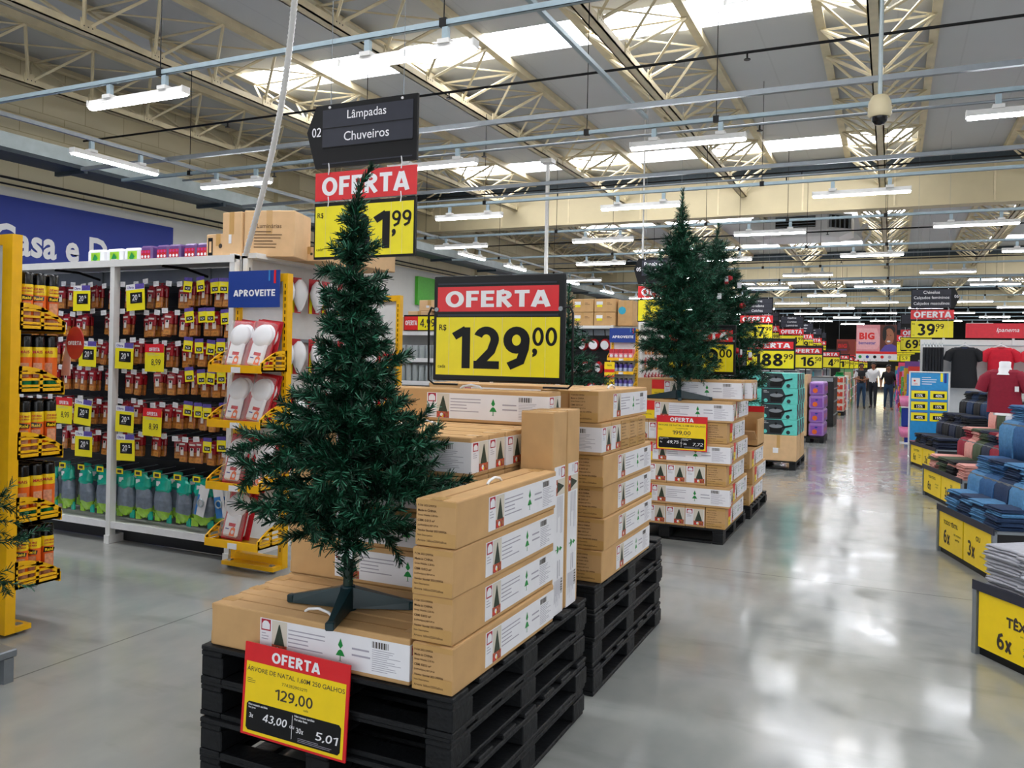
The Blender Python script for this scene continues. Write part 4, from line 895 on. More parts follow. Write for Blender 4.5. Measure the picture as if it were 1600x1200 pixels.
for k, x in enumerate((-6.94, -6.70, -6.46, -6.22, -5.98, -5.76, -5.54, -5.31, -5.10)):
    h = obj('peg_hook', HOOK, None, (x, 5.0, .615)); tag(h, 'metal peg hook with a yellow label holding a cloth bag, lowest row', 'hook', 'peg hooks of the lowest row')
    m = MB(); m.box(-.04, -.006, -.02, .04, -.002, .025, 'sign_yellow'); m.rect(-.025, -.01, .025, .014, 'ink', -.007); m.build('label_tag', h)
    for d in range(2):
        b = obj('bag', BAGS[(k + d) % 3], None, (x + .01, 5.06 + .15 * d, .235)); b.rotation_euler = (q.uniform(-.06, .06), q.uniform(-.08, .08), q.uniform(-.2, .2))
        tag(b, 'clear bag of grey cloths in the lowest row, place %s from the left, %s' % (('one', 'two', 'three', 'four', 'five', 'six', 'seven', 'eight', 'nine')[k], 'front' if d == 0 else 'behind'), 'bag', 'bags of grey cloths')
for k, x in enumerate((-5.0, -4.9, -4.82)):
    t = thing('blister_pack', 'white hanging blister pack of fittings right of the cloth bags, %s' % ('left', 'middle with blue edge', 'right')[k], 'blister pack', (x, 4.99 + .03 * k, .57), 0, 'blister packs in the lowest row'); t.rotation_euler = (0, (.25, -.2, .1)[k], 0)
    m = MB(); m.box(-.05, -.002, -.25, .05, .002, 0, 'tag_white'); m.rect(-.05, -.25, (-.05, .0, -.02)[k] + .02, -.08, colour('#2f7cc4'), -.003); m.build('card', t); m = MB(); m.tube([(.03 * math.cos(a_ * .52), -.012, -.14 + .03 * math.sin(a_ * .52)) for a_ in range(13)], .007, 'galvanised', 6); m.build('fitting', t)
    h = obj('peg_hook', HOOK, None, (x, 4.985 + .03 * k, .575)); tag(h, 'metal peg hook holding a white blister pack in the lowest row', 'hook', 'peg hooks of the blister packs')
# stock on the top shelf
for k, x in enumerate((-6.60, -6.36, -6.14)):
    t = thing('multipack', 'white and lime green pack on the shelf top, %s of three' % ('left', 'middle', 'right')[k], 'pack', (x, 5.12, 2.42), 0, 'lime packs on the shelf top'); m = MB(); m.box(0, 0, 0, .2, .2, .13, 'plastic_white', .02); m.build('pack_body', t); m = MB(); m.box(.06, -.004, .01, .17, .0, .1, 'lime_plastic'); m.poly([(.08, .04), (.11, .09), (.15, .05), (.12, .02)], 'print_green', -.006); m.build('printed_face', t)
for k, x in enumerate((-5.93, -5.74, -5.6, -5.42, -5.28)):
    t = thing('bottle_pack', 'purple and pink pack of cleaners on the shelf top, %s from the left' % ('first', 'second', 'third', 'fourth', 'fifth')[k], 'pack', (x, 5.12, 2.42), 0, 'purple packs on the shelf top'); m = MB(); m.box(0, 0, 0, .135, .2, .14, colour('#6a4a86', .3), .015); m.build('pack_body', t)
    m = MB(); m.rect(.012, .015, .123, .1, 'card_red', -.003)
    for i in range(3): m.disc(.03 + i * .037, .045, .013, 'tag_white', -.005, 8); m.disc(.03 + i * .037, .085, .012, colour('#c23b86'), -.005, 8)
    m.build('printed_face', t)
def plain_box(x, y, z, w_, d, h, label, rz=0.0, pale=True, mark=None, group=None):
    t = thing('carton', label, 'box', (x, y, z), rz, group or 'stock boxes on the shelf tops'); m = MB(); K = 'cardboard_pale' if pale else 'cardboard'
    m.box(0, 0, 0, w_, d, h, K, .006); m.box(0.004, d / 2 - .003, h - .0005, w_ - .004, d / 2 + .003, h + .001, 'cardboard_dark'); m.box(w_ / 2 - .025, -.0012, h * .5, w_ / 2 + .025, .001, h, 'tape'); m.build('box_body', t)
    m = MB()
    if mark == 'black': m.rect(w_ * .08, h * .1, w_ * .28, h * .85, 'sign_black', -.002); m.rect(w_ * .13, h * .25, w_ * .23, h * .7, K, -.003); m.disc(w_ * .6, h * .5, h * .1, 'ink', -.002, 10)
    elif mark == 'text': m.text('Luminárias', w_ * .5, h * .62, h * .09, 'ink_brown', y=-.002); m.lines(w_ * .2, h * .55, w_ * .6, h * .4, 6, 'ink_brown', -.002); 
    elif mark == 'label': m.rect(w_ * .1, h * .55, w_ * .4, h * .8, 'tag_white', -.002); m.rect(w_ * .13, h * .38, w_ * .38, h * .56, 'sign_yellow', -.0025); m.lines(w_ * .6, h * .7, w_ * .25, h * .2, 2, 'ink_brown', -.002)
    elif mark == 'blue': m.disc(w_ * .3, h * .6, h * .16, colour('#2fa9c8'), -.002, 8)
    else: m.rect(w_ * .35, h * .3, w_ * .5, h * .5, 'tag_white', -.002)
    m.build('printed_marks', t); return t
plain_box(-5.15, 5.1, 2.421, .26, .3, .2, 'low stock box with a black panel at the left of the lamp boxes', mark='black')
plain_box(-5.08, 5.42, 2.421, .42, .3, .43, 'tall stock box with a black panel at the back of the shelf top', mark='black')
plain_box(-4.93, 5.05, 2.421, .20, .3, .36, 'pale stock box with a small white label on the shelf top', mark='tag')
plain_box(-4.72, 5.07, 2.421, .02 + .4, .36, .37, 'stock box with printed brown text beside the hose', rz=R(18), mark='text')
plain_box(-4.63, 5.95, 2.421, .45, .5, .3, 'plain closed stock box behind the price sign on the shelf end', mark='x')
plain_box(-4.55, 5.45, 2.421, .3, .36, .12, 'flat open stock box right of the hose', rz=R(10), mark='black')
# end of the row: white panel hung with bulb packs, facing the aisle
t = thing('end_panel', 'white pegboard panel at the end of the shelf row behind the tree', 'panel', (-4.66, 5.02, 0))
m = MB(); m.box(-.06, 0, 0, -.02, 1.74, 2.40, 'white_metal'); m.build('panel_board', t)
m = MB(); m.box(-.03, 0, 2.40, .12, 1.74, 2.44, 'white_metal'); m.build('top_rail', t)
for y in (.0, 1.69): m = MB(); m.box(-.03, y, 0, .03, y + .05, 2.42, 'white_metal'); [m.box(.03, y + .02, .2 + .06 * k, .032, y + .03, .23 + .06 * k, 'black_metal') for k in range(36)]; m.build('upright_post', t)
for z in (1.78, 1.3, .8): m = MB(); m.box(-.02, .05, z - .03, .02, 1.69, z, 'grey_metal'); m.build('rail', t)
bp = MB(); bp.box(-.06, -.004, -.3, .06, 0, 0, 'card_red'); bp.lathe([(.02, -.28), (.045, -.24), (.075, -.17), (.08, -.12), (.06, -.06), (.02, -.02)], 'plastic_white', 10, (0, -.05, 0), 1, .6); bp.rect(-.055, -.3, -.02, -.12, 'sign_yellow', -.006); bp.rect(.02, -.29, .055, -.2, 'tag_white', -.006); BULB = bp.mesh('bulb_pack')
for r, z in enumerate((2.3, 1.78, 1.3)):
    for k in range(8):
        o = obj('bulb_pack', BULB, None, (-4.60 + .03 * (k % 2), 5.17 + .2 * k, z)); o.rotation_euler = (0, q.uniform(-.05, .05), R(90) + q.uniform(-.15, .15))
        tag(o, 'white bulb pack with red card hanging in the %s row of the end panel' % ('upper', 'middle', 'lower')[r], 'bulb pack', 'bulb packs on the end panel')
# yellow racks with slotted trays
def slot_side(m, y, x0, x1, z, h, K='rack_yellow'):
    # side cheek in the xz plane: full height at x0, falling in a curve to x1, with slots cut as gaps
    n = 6; th = .012; s_ = 1 if x1 > x0 else -1; L = abs(x1 - x0)
    top = lambda f: z + h * (1 - .62 * f ** 2.1)
    for i in range(4):     # horizontal bars
        zz_ = z + h * i * .235
        f = 1.0
        while f > .1 and top(f) < zz_ + .012: f -= .05
        m.box(min(x0, x0 + s_ * L * f), y, zz_, max(x0, x0 + s_ * L * f), y + th, zz_ + (.03 if i == 0 else .014), K)
    for f in (0, .47, .96): m.box(x0 + s_ * L * f - .008, y, z, x0 + s_ * L * f + .012, y + th, top(min(f + .02, 1)), K)
    pts = []
    for i in range(n + 1): f = i / n; pts.append((x0 + s_ * L * f, top(f)))
    for (a, b), (c, d) in zip(pts, pts[1:]):
        m.add([(a, y, b), (c, y, d), (c, y, d - .022), (a, y, b - .03), (a, y + th, b), (c, y + th, d), (c, y + th, d - .022), (a, y + th, b - .03)], [(0, 1, 2, 3), (7, 6, 5, 4), (0, 4, 5, 1), (3, 2, 6, 7), (0, 3, 7, 4), (1, 5, 6, 2)], K)
def tray_rack(name_lb, loc, rz, wd, dp, trays, top, label, sign=None, pw=.045):
    # local frame: rack looks to -y, posts at y=0, trays reach out to -dp
    t = thing('display_rack', label, 'display rack', loc, rz)
    for x in (0, wd - pw): m = MB(); m.box(x, 0, .02, x + pw, .06, top, 'rack_yellow'); [m.box(x + .018, -.001, .15 + .05 * k, x + .026, 0, .18 + .05 * k, 'cap_black') for k in range(int(top / .05) - 4)]; m.build('post', t)
    m = MB(); m.box(pw + .001, .0, top - .06, wd - pw - .001, .058, top, 'rack_yellow'); m.build('top_bar', t)
    m = MB(); m.box(pw + .001, 0, .05, wd - pw - .001, .058, .1, 'rack_yellow'); m.build('bottom_bar', t)
    m = MB(); m.box(0.002, -.10, .02, wd - .002, -.002, .05, 'rack_yellow'); m.build('foot_frame', t)
    m = MB(); m.box(pw, .03, .4, wd - pw, .04, top - .06, 'white_metal'); m.build('back_panel', t)
    for z in trays:
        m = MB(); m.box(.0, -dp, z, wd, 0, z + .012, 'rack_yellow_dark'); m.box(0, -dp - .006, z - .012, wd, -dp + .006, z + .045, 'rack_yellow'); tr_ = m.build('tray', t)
        m = MB(); m.box(wd * .45, -dp - .009, z - .012, wd * .62, -dp - .006, z + .03, 'tag_white'); m.build('price_tag', tr_)
        for x in (0, wd - .012):
            m = MB(); m.M = Matrix.Translation((x, 0, 0)) @ Matrix.Rotation(R(-90), 4, 'Z')
            slot_side(m, 0, 0.0, dp, z, .16); m.build('side_cheek', tr_)
    for x in (.03, wd - .07): m = MB(); m.cyl((x, -.05, .03), (x + .03, -.05, .03), .03, 'grey_metal', n=12); m.build('caster', t)
    if sign:
        m = MB(); m.box(-.02, -.06, top - .26, wd - .03, -.05, top + .02, 'sign_blue'); m.M = Matrix.Translation((0, -.06, 0)); m.text('APROVEITE', wd * .47, top - .175, .05, 'sign_white', w=wd * .8, bold=.04)
        m.rect(wd * .74, top - .02 - .04, wd * .77, top + .02, colour('#2d7fc4'), -.002); m.rect(wd * .84, top - .08, wd * .88, top + .02, 'sign_red', -.002); m.build('header_sign', t)
    return t
tray_rack('a', (-4.66, 4.93, 0), 0, .51, .27, (1.515, 1.105, .64, .215), 2.26, 'yellow tray rack with a blue header sign at the end of the packet shelf', True)
ob = MB(); ob.box(-.105, 0, 0, .105, .006, .37, 'card_red'); ob.box(-.098, -.012, .02, .098, 0, .35, 'plastic_white', .01)
def outlet_pack():
    b = MB(); b.box(-.105, 0, 0, .105, .005, .38, 'card_red', .002); b.rect(-.1, .32, .1, .375, 'card_red', -.001); b.text('Lâmpada', 0, .335, .02, 'tag_white', y=-.0015, maxw=.15)
    w_ = MB(); w_.M = Matrix.Translation((0, -.004, .255)) @ Matrix.Rotation(R(90), 4, 'X'); w_.lathe([(.09, 0), (.09, .02), (.082, .032), (.03, .036), (.005, .036)], 'plastic_white', 24)
    w_.M = None; w_.box(-.07, -.035, .025, .07, -.004, .20, 'plastic_white', .012); w_.rect(-.02, .1, .045, .125, 'card_red', -.0365); w_.prism([(.0, .03), (.05, .03), (.05, .085), (.03, .1), (.01, .085)], -.038, -.0355, 'can_orange'); w_.disc(.03, .06, .015, 'tag_white', -.0385, 10); w_.rect(-.045, .075, -.01, .083, 'wall_blue', -.0365)
    return b.mesh('backing_card'), w_.mesh('white_fitting')
OB, OW = outlet_pack()
s_ = MB(); s_.box(-.1, -.048, .012, .1, -.001, .365, 'clear_plastic', .012, 2); OS = s_.mesh('clear_shell')
for r, z in enumerate((1.53, 1.12, .655, .23)):
    for k in range(2):
        if r == 3 and k == 1: continue
        lb = 'white fitting on a red blister card in the blue-topped yellow rack, %s tray, %s' % (('top', 'second', 'third', 'lowest')[r], ('left', 'right')[k])
        t = thing('blister_pack', lb, 'blister pack', (-4.53 + .2 * k, 4.79, z), 0, 'fittings in the yellow rack'); t.rotation_euler = (R(-14), R(3 if k == 0 else 8), 0) if not (r == 2 and k) else (R(-40), R(34), 0)
        obj('backing_card', OB, t); obj('white_fitting', OW, t); obj('clear_shell', OS, t)
        o = thing('blister_pack', 'white fitting standing behind another in the %s yellow tray, %s' % (('top', 'second', 'third', 'lowest')[r], ('left', 'right')[k]), 'blister pack', (-4.51 + .2 * k, 4.845, z), 0, 'fittings at the back of the yellow rack'); o.rotation_euler = (R(-10), R(6), 0); obj('backing_card', OB, o); obj('white_fitting', OW, o)
# spray cans
def can_meshes():
    b = MB(); b.lathe([(.030, 0), (.033, .006), (.033, .05), ], 'can_print', 18); b.lathe([(.033, .05), (.033, .18)], 'can_orange', 18); b.lathe([(.0331, .18), (.0331, .225), (.031, .235)], 'can_yellow', 18)
    b.text('LEVE MAIS', 0, .207, .011, 'card_red', y=-.0345, w=.05, bold=.03); b.text('PAGUE MENOS', 0, .193, .008, 'card_red', y=-.0345, w=.05, bold=.03)
    b.rect(-.02, .06, .02, .14, 'can_print', -.0338); b.prism([(-.028, .15), (.024, .15), (.028, .17), (-.024, .178)], -.0352, -.034, 'cap_black'); b.text('Raid', 0, .154, .016, 'can_yellow', y=-.0358, bold=.05, w=.04)
    c = MB(); c.lathe([(.032, .235), (.032, .285), (.028, .298), (.006, .30)], 'cap_black', 18)
    return b.mesh('can_body'), c.mesh('cap')
CB, CC = can_meshes()
b = MB(); b.lathe([(.030, 0), (.033, .006), (.033, .06)], 'cap_green', 18); b.lathe([(.033, .06), (.033, .18)], 'can_orange', 18); b.lathe([(.0331, .18), (.0331, .225), (.031, .235)], 'can_yellow', 18); b.text('MAIS', 0, .2, .016, 'card_red', y=-.0345, w=.045, bold=.03); b.rect(-.02, .075, .02, .15, 'can_print', -.0338); CB2 = b.mesh('can_body')
tray_rack('b', (-4.53, 3.10, 0), R(180), .56, .275, (1.755, 1.39, 1.01, .635, .265), 2.30, 'yellow tray rack full of orange spray cans at the left picture edge', pw=.085)
for r, z in enumerate((1.755, 1.39, 1.01, .635, .265)):
    for i in range(6):
        for j in range(3):
            o = obj('spray_can', CB if r % 2 == 0 else CB2, None, (-4.585 - .078 * i, 3.165 + .08 * j, z + .0125)); o.rotation_euler = (0, 0, q.uniform(-.5, .5) + 1.0); o.scale = (1.12, 1.12, 1.1)
            obj('cap', CC, o); tag(o, 'orange spray can with black cap in the %s tray of the left rack' % ('top', 'second', 'third', 'fourth', 'lowest')[r], 'spray can', 'orange spray cans')
# neighbouring rack face at the very edge: white shelves with more cans
t = thing('shelf_unit', 'white shelf unit behind the left rack at the picture edge', 'shelf unit', (-6.1, 2.55, 0))
m = MB(); m.box(0, .3, .1, 1.44, .34, 2.3, 'grey_metal'); m.build('back_panel', t)
m = MB(); m.box(0, -.03, 2.30, 1.52, .40, 2.39, 'beam_cream'); m.build('top_board', t)
for z in (.55, 1.08, 1.42): m = MB(); m.box(0, -.25, z, 1.40, .3, z + .02, 'white_metal'); m.box(0, -.26, z - .03, 1.40, -.245, z + .035, 'white_metal'); m.build('shelf', t)
for x in (0, 1.40): m = MB(); m.box(x, .26, 0, x + .04, .34, 2.3, 'white_metal'); m.build('upright_post', t)
for r, z in enumerate((1.442, 1.102)):
    for j in range(5): o = obj('spray_can', CB, None, (-5.02 + .078 * j, 2.4, z)); obj('cap', CC, o); tag(o, 'orange spray can on the white shelves behind the left rack, %s shelf' % ('upper', 'lower')[r], 'spray can', 'orange spray cans on the white shelves')
t = thing('offer_disc', 'round red offer disc sticking out beside the spray can rack', 'sign', (-4.575, 3.42, 1.69)); m = MB(); m.prism([(.075 * math.cos(6.283 * k / 28) + .08, .10 * math.sin(6.283 * k / 28)) for k in range(28)], -.003, .003, colour('#b8302a', .4)); m.M = Matrix.Translation((0, -.003, 0)); m.text('OFERTA', .08, -.012, .024, 'sign_white', bold=.04, w=.12); m.build('disc', t)
m = MB(); m.prism([(.03, -.20), (.03, .05), (.0, .06), (-.05, -.20)], .004, .01, colour('#cfa79c', .5)); m.build('mounting_arm', t)
# ================================================================ clothing tables on the right
def cloth_mesh(kind, col, seed, wd=.27, dp=.36, th=.034, drop=.3):
    q = random.Random(seed); m = MB(); nx = 6
    if kind == 'fold':      # two layers with a rounded fold at the front
        prof = []
        for lz, dy in ((0, 0), (th / 2, .008)):
            h = th / 2
            prof.append([(dy + .012, lz), (dy + .003, lz + h * .25), (dy, lz + h * .5), (dy + .003, lz + h * .8), (dy + .014, lz + h * .98), (dp - .01, lz + h * .98), (dp, lz + h * .5), (dp - .01, lz)])
        for pr in prof:
            st = []; k = len(pr)
            for i in range(nx):
                x = -wd / 2 + wd * i / (nx - 1); e = .012 * (i in (0, nx - 1)); st += [(x + q.uniform(-.004, .004), y + e + q.uniform(-.007, .007), z * (1 - .25 * (i in (0, nx - 1))) + q.uniform(-.0025, .0025)) for y, z in pr]
            m.add(st, [(i * k + j, i * k + (j + 1) % k, (i + 1) * k + (j + 1) % k, (i + 1) * k + j) for i in range(nx - 1) for j in range(k)], col, True)
            m.add(st, [tuple(range(k - 1, -1, -1)), tuple(range((nx - 1) * k, nx * k))], col)
    else:                   # legs hanging over the edge
        path = [(dp, .0), (dp * .5, .004), (.04, .006), (.008, -.006), (-.012, -.04), (-.02, -drop * .5), (-.016, -drop)]; k = 2 * len(path); st = []
        for i in range(nx):
            x = -wd / 2 + wd * i / (nx - 1); w_ = .006 * math.sin(i * 2.2 + seed)
            up = [(x, y - w_ * (z < -.03), z + .018) if z > -.03 else (x * (1 - .12 * z / drop * -1), y - .018 + w_ + q.uniform(-.004, .004), z) for y, z in path]
            st += up + [(x, y + (.012 if z < -.03 else 0), z) for y, z in reversed(path)]
        m.add(st, [(i * k + j, (i + 1) * k + j, (i + 1) * k + (j + 1) % k, i * k + (j + 1) % k) for i in range(nx - 1) for j in range(k)], col, True)
        m.add(st, [tuple(range(k)), tuple(range(nx * k - 1, (nx - 1) * k - 1, -1))], col)
    return m.mesh('garment')
CM = {}
def garment(kind, col, par, x, y, z, rz, label, group, cat, k):
    key = (kind, col, k % 3)
    if key not in CM: CM[key] = cloth_mesh(kind, col, k % 3 + 5)
    o = bpy.data.objects.new('folded_garment' if kind == 'fold' else 'draped_garment', CM[key]); COL.objects.link(o)
    o.matrix_world = par @ Matrix.Translation((x, y, z)) @ Matrix.Rotation(rz, 4, 'Z')
    return tag(o, label, cat, group)
def table(ax, ay, deg, L, label, steps, top=.37, texts=2):
    M = spin(ax, ay, 0, deg); t = thing('sales_table', label, 'display table', (ax, ay, 0), R(deg))
    m = MB(); m.box(0, .02, .0, L, 1.1, .05, 'black_metal'); m.box(0, .01, .05, L, 1.1, top - .02, 'panel_black'); m.build('plinth', t)
    m = MB(); m.box(-.01, -.008, top - .02, L + .01, 1.1, top, 'grey_metal'); m.box(-.012, -.012, top - .03, L + .012, .0, top + .025, 'sign_panel'); m.build('table_top', t)
    for x in (-.01, L - .02): m = MB(); m.box(x, -.01, 0, x + .03, .02, top, 'grey_metal'); m.build('corner_post', t)
    n = texts; wpan = (L - .06) / n
    for i in range(n):
        m = MB(); a = .03 + i * wpan; b = a + wpan - .02; y = .002; z0, z1 = .05, top - .035; h = z1 - z0
        m.box(a, .0, z0, b, .01, z1, 'poster_yellow'); y = -.0012; c = 'ink'
        if n == 1: m.text('TÊXTIL', a + (b - a) * .34, z0 + h * .56, h * .22, c, al='c', bold=.04, y=y); m.text('em até', a + (b - a) * .34, z0 + h * .48, h * .035, c, y=y); m.text('6x', a + (b - a) * .2, z0 + h * .12, h * .3, c, bold=.05, y=y); m.text('SEM JUROS', a + (b - a) * .34, z0 + h * .26, h * .06, c, al='l', y=y, bold=.02); m.text('NOSSOS CARTÕES', a + (b - a) * .34, z0 + h * .16, h * .06, c, al='l', y=y, bold=.02)
        elif i == 0: m.text('TODO TÊXTIL', (a + b) / 2, z0 + h * .7, h * .14, c, bold=.03, y=y, maxw=(b - a) * .78); m.text('6x', a + (b - a) * .34, z0 + h * .18, h * .38, c, bold=.05, y=y); m.text('em nossos', a + (b - a) * .78, z0 + h * .5, h * .05, c, y=y); m.text('CARTÕES', a + (b - a) * .78, z0 + h * .38, h * .06, c, y=y, bold=.02)
        else: m.text('OU', a + (b - a) * .55, z0 + h * .66, h * .13, c, y=y, bold=.02); m.text('3x', a + (b - a) * .3, z0 + h * .2, h * .4, c, bold=.05, y=y); m.text('SEM JUROS', a + (b - a) * .7, z0 + h * .3, h * .05, c, y=y)
        m.build('printed_panel', t)
    for j, (y0, z) in enumerate(steps):
        m = MB(); m.box(.03, y0, top + .002, L - .03, 1.08, z - .02, 'panel_black'); m.build('riser', t); m = MB(); m.box(.02, y0 - .01, z - .018, L - .02, 1.09, z, 'grey_metal'); m.build('riser_top', t)
    return M
D1, D2, D3, D4 = [colour(h, .85, .16, 45, .15) for h in ('#4f86b4', '#2f5f92', '#6f9cc0', '#1c3558')]
CN = {}
GP, GG, GM, GK, GN, GL, GW = [colour(h, .85, .08, 30, .1) for h in ('#d99c92', '#46543c', '#8c1830', '#14161b', '#1d2740', '#a9aab2', '#d8dbe6')]
CN.update({D1: 'mid blue', D2: 'dark blue', D3: 'pale blue', D4: 'deep navy', GP: 'pink', GG: 'green', GM: 'maroon', GK: 'black', GN: 'navy', GL: 'light grey', GW: 'white'})
lv = ['on the table top', 'on the middle step', 'on the highest step']
def fill(M, L, steps, cols, top, tname, noun, cat, per=(4, 4, 4), cnt=(5, 4, 4), drape=True):
    k = 0
    for j in range(len(steps) + 1):
        z0 = top + .001 if j == 0 else steps[j - 1][1] + .001; y0 = .03 if j == 0 else steps[j - 1][0] + .03; n = per[j]; wx = (L - .06) / n
        for i in range(n):
            col = cols[j][i % len(cols[j])]; x = .03 + wx * (i + .5); z = z0
            place = ('farthest', 'second', 'third', 'fourth', 'fifth')[i] + ' stack'
            if drape and j > 0:
                garment('drape', col, M, x, y0 - .03, z, 0, '%s %s draped over the edge, %s, %s of %s' % (CN[col], noun, place, lv[j][7:], tname), None, cat, k); z += .02
            for c_ in range(cnt[j]):
                cc = cols[j][(i + (1 if c_ % 4 == 3 else 0)) % len(cols[j])]; garment('fold', cc, M, x + rnd.uniform(-.012, .012), y0 + rnd.uniform(-.015, .02), z, rnd.uniform(-.07, .07), 'folded %s %s, %s, %s of %s' % (CN[cc], noun, place, lv[j][7:], tname), 'folded %s on %s' % (noun, tname), cat, k); z += .0345; k += 1
S2 = [(.42, .74), (.78, 1.10)]
M = table(.466, 5.456, -55, 1.05, 'low yellow-fronted sales table with grey tops at the right picture edge', [], .40, 1); fill(M, 1.05, [], [[GL, GL, GW, GL]], .40, 'the nearest clothing table', 'top', 'top', (4,), (7,))
S3 = [(.26, .72), (.52, 1.17)]
M = table(.41, 8.334, -73, 1.12, 'yellow-fronted sales table stepped up with blue jeans, second from the front', S3, .40); fill(M, 1.12, S3, [[D1, D4, D1, D4], [D1, D2, D4, D1], [D1, D2, D1, D3]], .40, 'the blue jeans table', 'jeans', 'jeans')
M = table(.404, 11.912, -76, 1.42, 'yellow-fronted sales table stepped up with pink and green trousers', S2, .37); fill(M, 1.42, S2, [[GP, GG, GK, GP], [GM, GP, GG, GN], [GP, GG, GW, GK]], .37, 'the pink green table', 'trousers', 'trousers', (4, 5, 5))
M = table(.322, 15.455, -74, 1.2, 'yellow-fronted sales table stepped up with black jeans', S2, .37); fill(M, 1.2, S2, [[GK, GN], [GN, GK], [GK, D4]], .37, 'the black jeans table', 'jeans', 'jeans')
# standing blue price rack
t = thing('price_stand', 'white framed blue price stand with yellow percentage cards beside the black jeans', 'price stand', (.315, 16.75, 0))
for x in (0, .64): m = MB(); m.cyl((x, 0, 0), (x, 0, 1.56), .014, 'white_metal', n=8); m.box(x - .012, -.2, 0, x + .012, .2, .02, 'white_metal'); m.build('frame_post', t)
m = MB(); m.cyl((0, 0, 1.55), (.64, 0, 1.55), .014, 'white_metal'); m.build('top_bar', t)
m = MB(); m.box(.015, -.005, .3, .625, .005, 1.535, colour('#1f8fd0', .4)); m.M = Matrix.Translation((0, -.005, 0)); m.rect(.03, 1.3, .17, 1.44, 'tag_white'); m.disc(.08, 1.39, .018, 'natal_red', -.002); m.text('15%', .1, 1.32, .03, 'natal_red', y=-.002)
m.lines(.2, 1.46, .26, .16, 4, 'tag_white'); m.rect(.5, 1.38, .54, 1.535, 'sign_yellow'); m.rect(.56, 1.36, .6, 1.535, 'wall_blue'); m.build('blue_panel', t)
for r in range(3):
    for c_ in range(2):
        x = .03 + .31 * c_; z = 1.06 - .2 * r; m = MB(); m.box(x, -.012, z, x + .27, -.006, z + .16, 'sign_yellow'); m.rect(x + .05, z + .03, x + .23, z + .1, 'sign_black', -.013); m.text(('15%', '40%', '15%', '15%', '40%', '15%')[r * 2 + c_], x + .14, z + .04, .05, 'sign_white', y=-.0138, bold=.02); m.rect(x, z + .15, x + .27, z + .165, 'tag_purple', -.0125); m.build('percentage_card', t)
# wall unit with hanging clothes
t = thing('wall_unit', 'white display wall for hanging shirts behind the clothing tables', 'display wall', (.5, 17.5, 0))
m = MB(); m.box(.0, 0, 0, 2.6, .06, 2.17, 'white_metal'); m.build('wall_board', t)
for x in (.37, 1.5): m = MB(); m.box(x, -.03, 0, x + .04, 0, 2.2, 'white_metal'); m.build('upright_post', t)
m = MB(); m.cyl((.02, -.12, 2.06), (2.6, -.12, 2.06), .012, 'galvanised'); m.build('hanging_rail', t)
m = MB(); m.box(.75, -.05, 2.2, 2.6, -.02, 2.47, colour('#d8102c', .4)); m.M = Matrix.Translation((0, -.05, 0)); m.text('Ipanema', 1.42, 2.29, .1, 'sign_white', y=-.002, shear=.25); m.build('brand_sign', t)
for k in range(7):
    x = .56 + .05 * k; o = thing('hanging_trousers', 'black trousers on a hanger at the left end of the display wall, %s' % ordw[k], 'trousers', (x, 17.3, 2.06), 0, 'black trousers on hangers')
    m = MB(); m.prism([(-.02, -.62), (.016, -.62), (.022, -.05), (-.022, -.05)], -.13, .13, GK); m.build('trousers', o); m = MB(); m.tube([(0, -.1, -.04), (0, 0, 0), (0, .1, -.04)], .008, 'plastic_white', 6); m.tube([(0, 0, 0), (0, 0, .03), (0, -.02, .04), (0, -.035, .02)], .004, 'galvanised', 5); m.build('hanger', o)
def shirt_mesh(m, col, w_=.25, h=.62, seed=0):
    # front and back outline with depth: torso loft plus sleeves
    n = 16; rings = []
    for f, sx, sy in ((0, .62, .5), (.06, .95, .8), (.2, .9, 1.0), (.5, .86, 1.05), (.85, .9, 1.0), (1.0, .92, .95)):
        rings.append([(w_ * sx * math.cos(6.283 * i / n) + .008 * math.sin(i * 3 + f * 9), .09 * sy * math.sin(6.283 * i / n), -h * f) for i in range(n)])
    for a, b in zip(rings, rings[1:]): m.add(a + b, [(i, i + n, (i + 1) % n + n, (i + 1) % n) for i in range(n)], col, True)
    m.add(rings[0], [tuple(range(n))], col); m.add(rings[-1], [tuple(range(n - 1, -1, -1))], col)
    for s_ in (-1, 1): m.tube([(s_ * w_ * .66, 0, -.055), (s_ * (w_ - .0), 0, -.12), (s_ * (w_ + .045), 0, -.25)], [.06, .075, .07], col, 10)
for x, col, cn, lb in ((1.2, GK, GN, 'black polo shirt hanging on the white display wall'), (1.78, colour('#c8102c', .8), colour('#a50d22', .8), 'bright red polo shirt hanging behind the maroon bust'), (2.4, colour('#d01a30', .8), colour('#a50d22', .8), 'red shirt hanging at the right end of the display wall')):
    o = thing('polo_shirt', lb, 'shirt', (x + .02, 17.22, 2.02)); m = MB(); shirt_mesh(m, col, .24, .75); m.build('shirt_body', o)
    m = MB(); m.lathe([(.085, -.03), (.075, .0), (.06, .012)], cn, 14, (0, 0, 0), 1, .8); m.build('collar', o); m = MB(); m.tube([(-.16, 0, -.02), (0, 0, .05), (.16, 0, -.02)], .011, 'plastic_white', 6); m.tube([(0, 0, .05), (0, 0, .08), (.02, 0, .09)], .005, 'galvanised', 5); m.build('hanger', o)
MT = spin(.404, 11.912, 0, -76); pos = MT @ Vector((1.2, .98, 1.102))
o = thing('mannequin_bust', 'white bust wearing a maroon T-shirt on the pink and green table', 'mannequin', (1.20, 11.05, 1.135), R(-20))
m = MB(); shirt_mesh(m, GM, .2, .50); m.M = None; b_ = m.build('shirt', o, (0, 0, .50))
m = MB(); m.lathe([(.10, -.06), (.075, -.01), (.06, .03), (.062, .085), (.045, .095)], 'plastic_white', 16, (0, 0, .5)); m.build('neck', o); m = MB(); m.lathe([(.11, -.03), (.11, -.004), (.05, 0), (.05, .03)], 'plastic_white', 16); m.build('base', o)
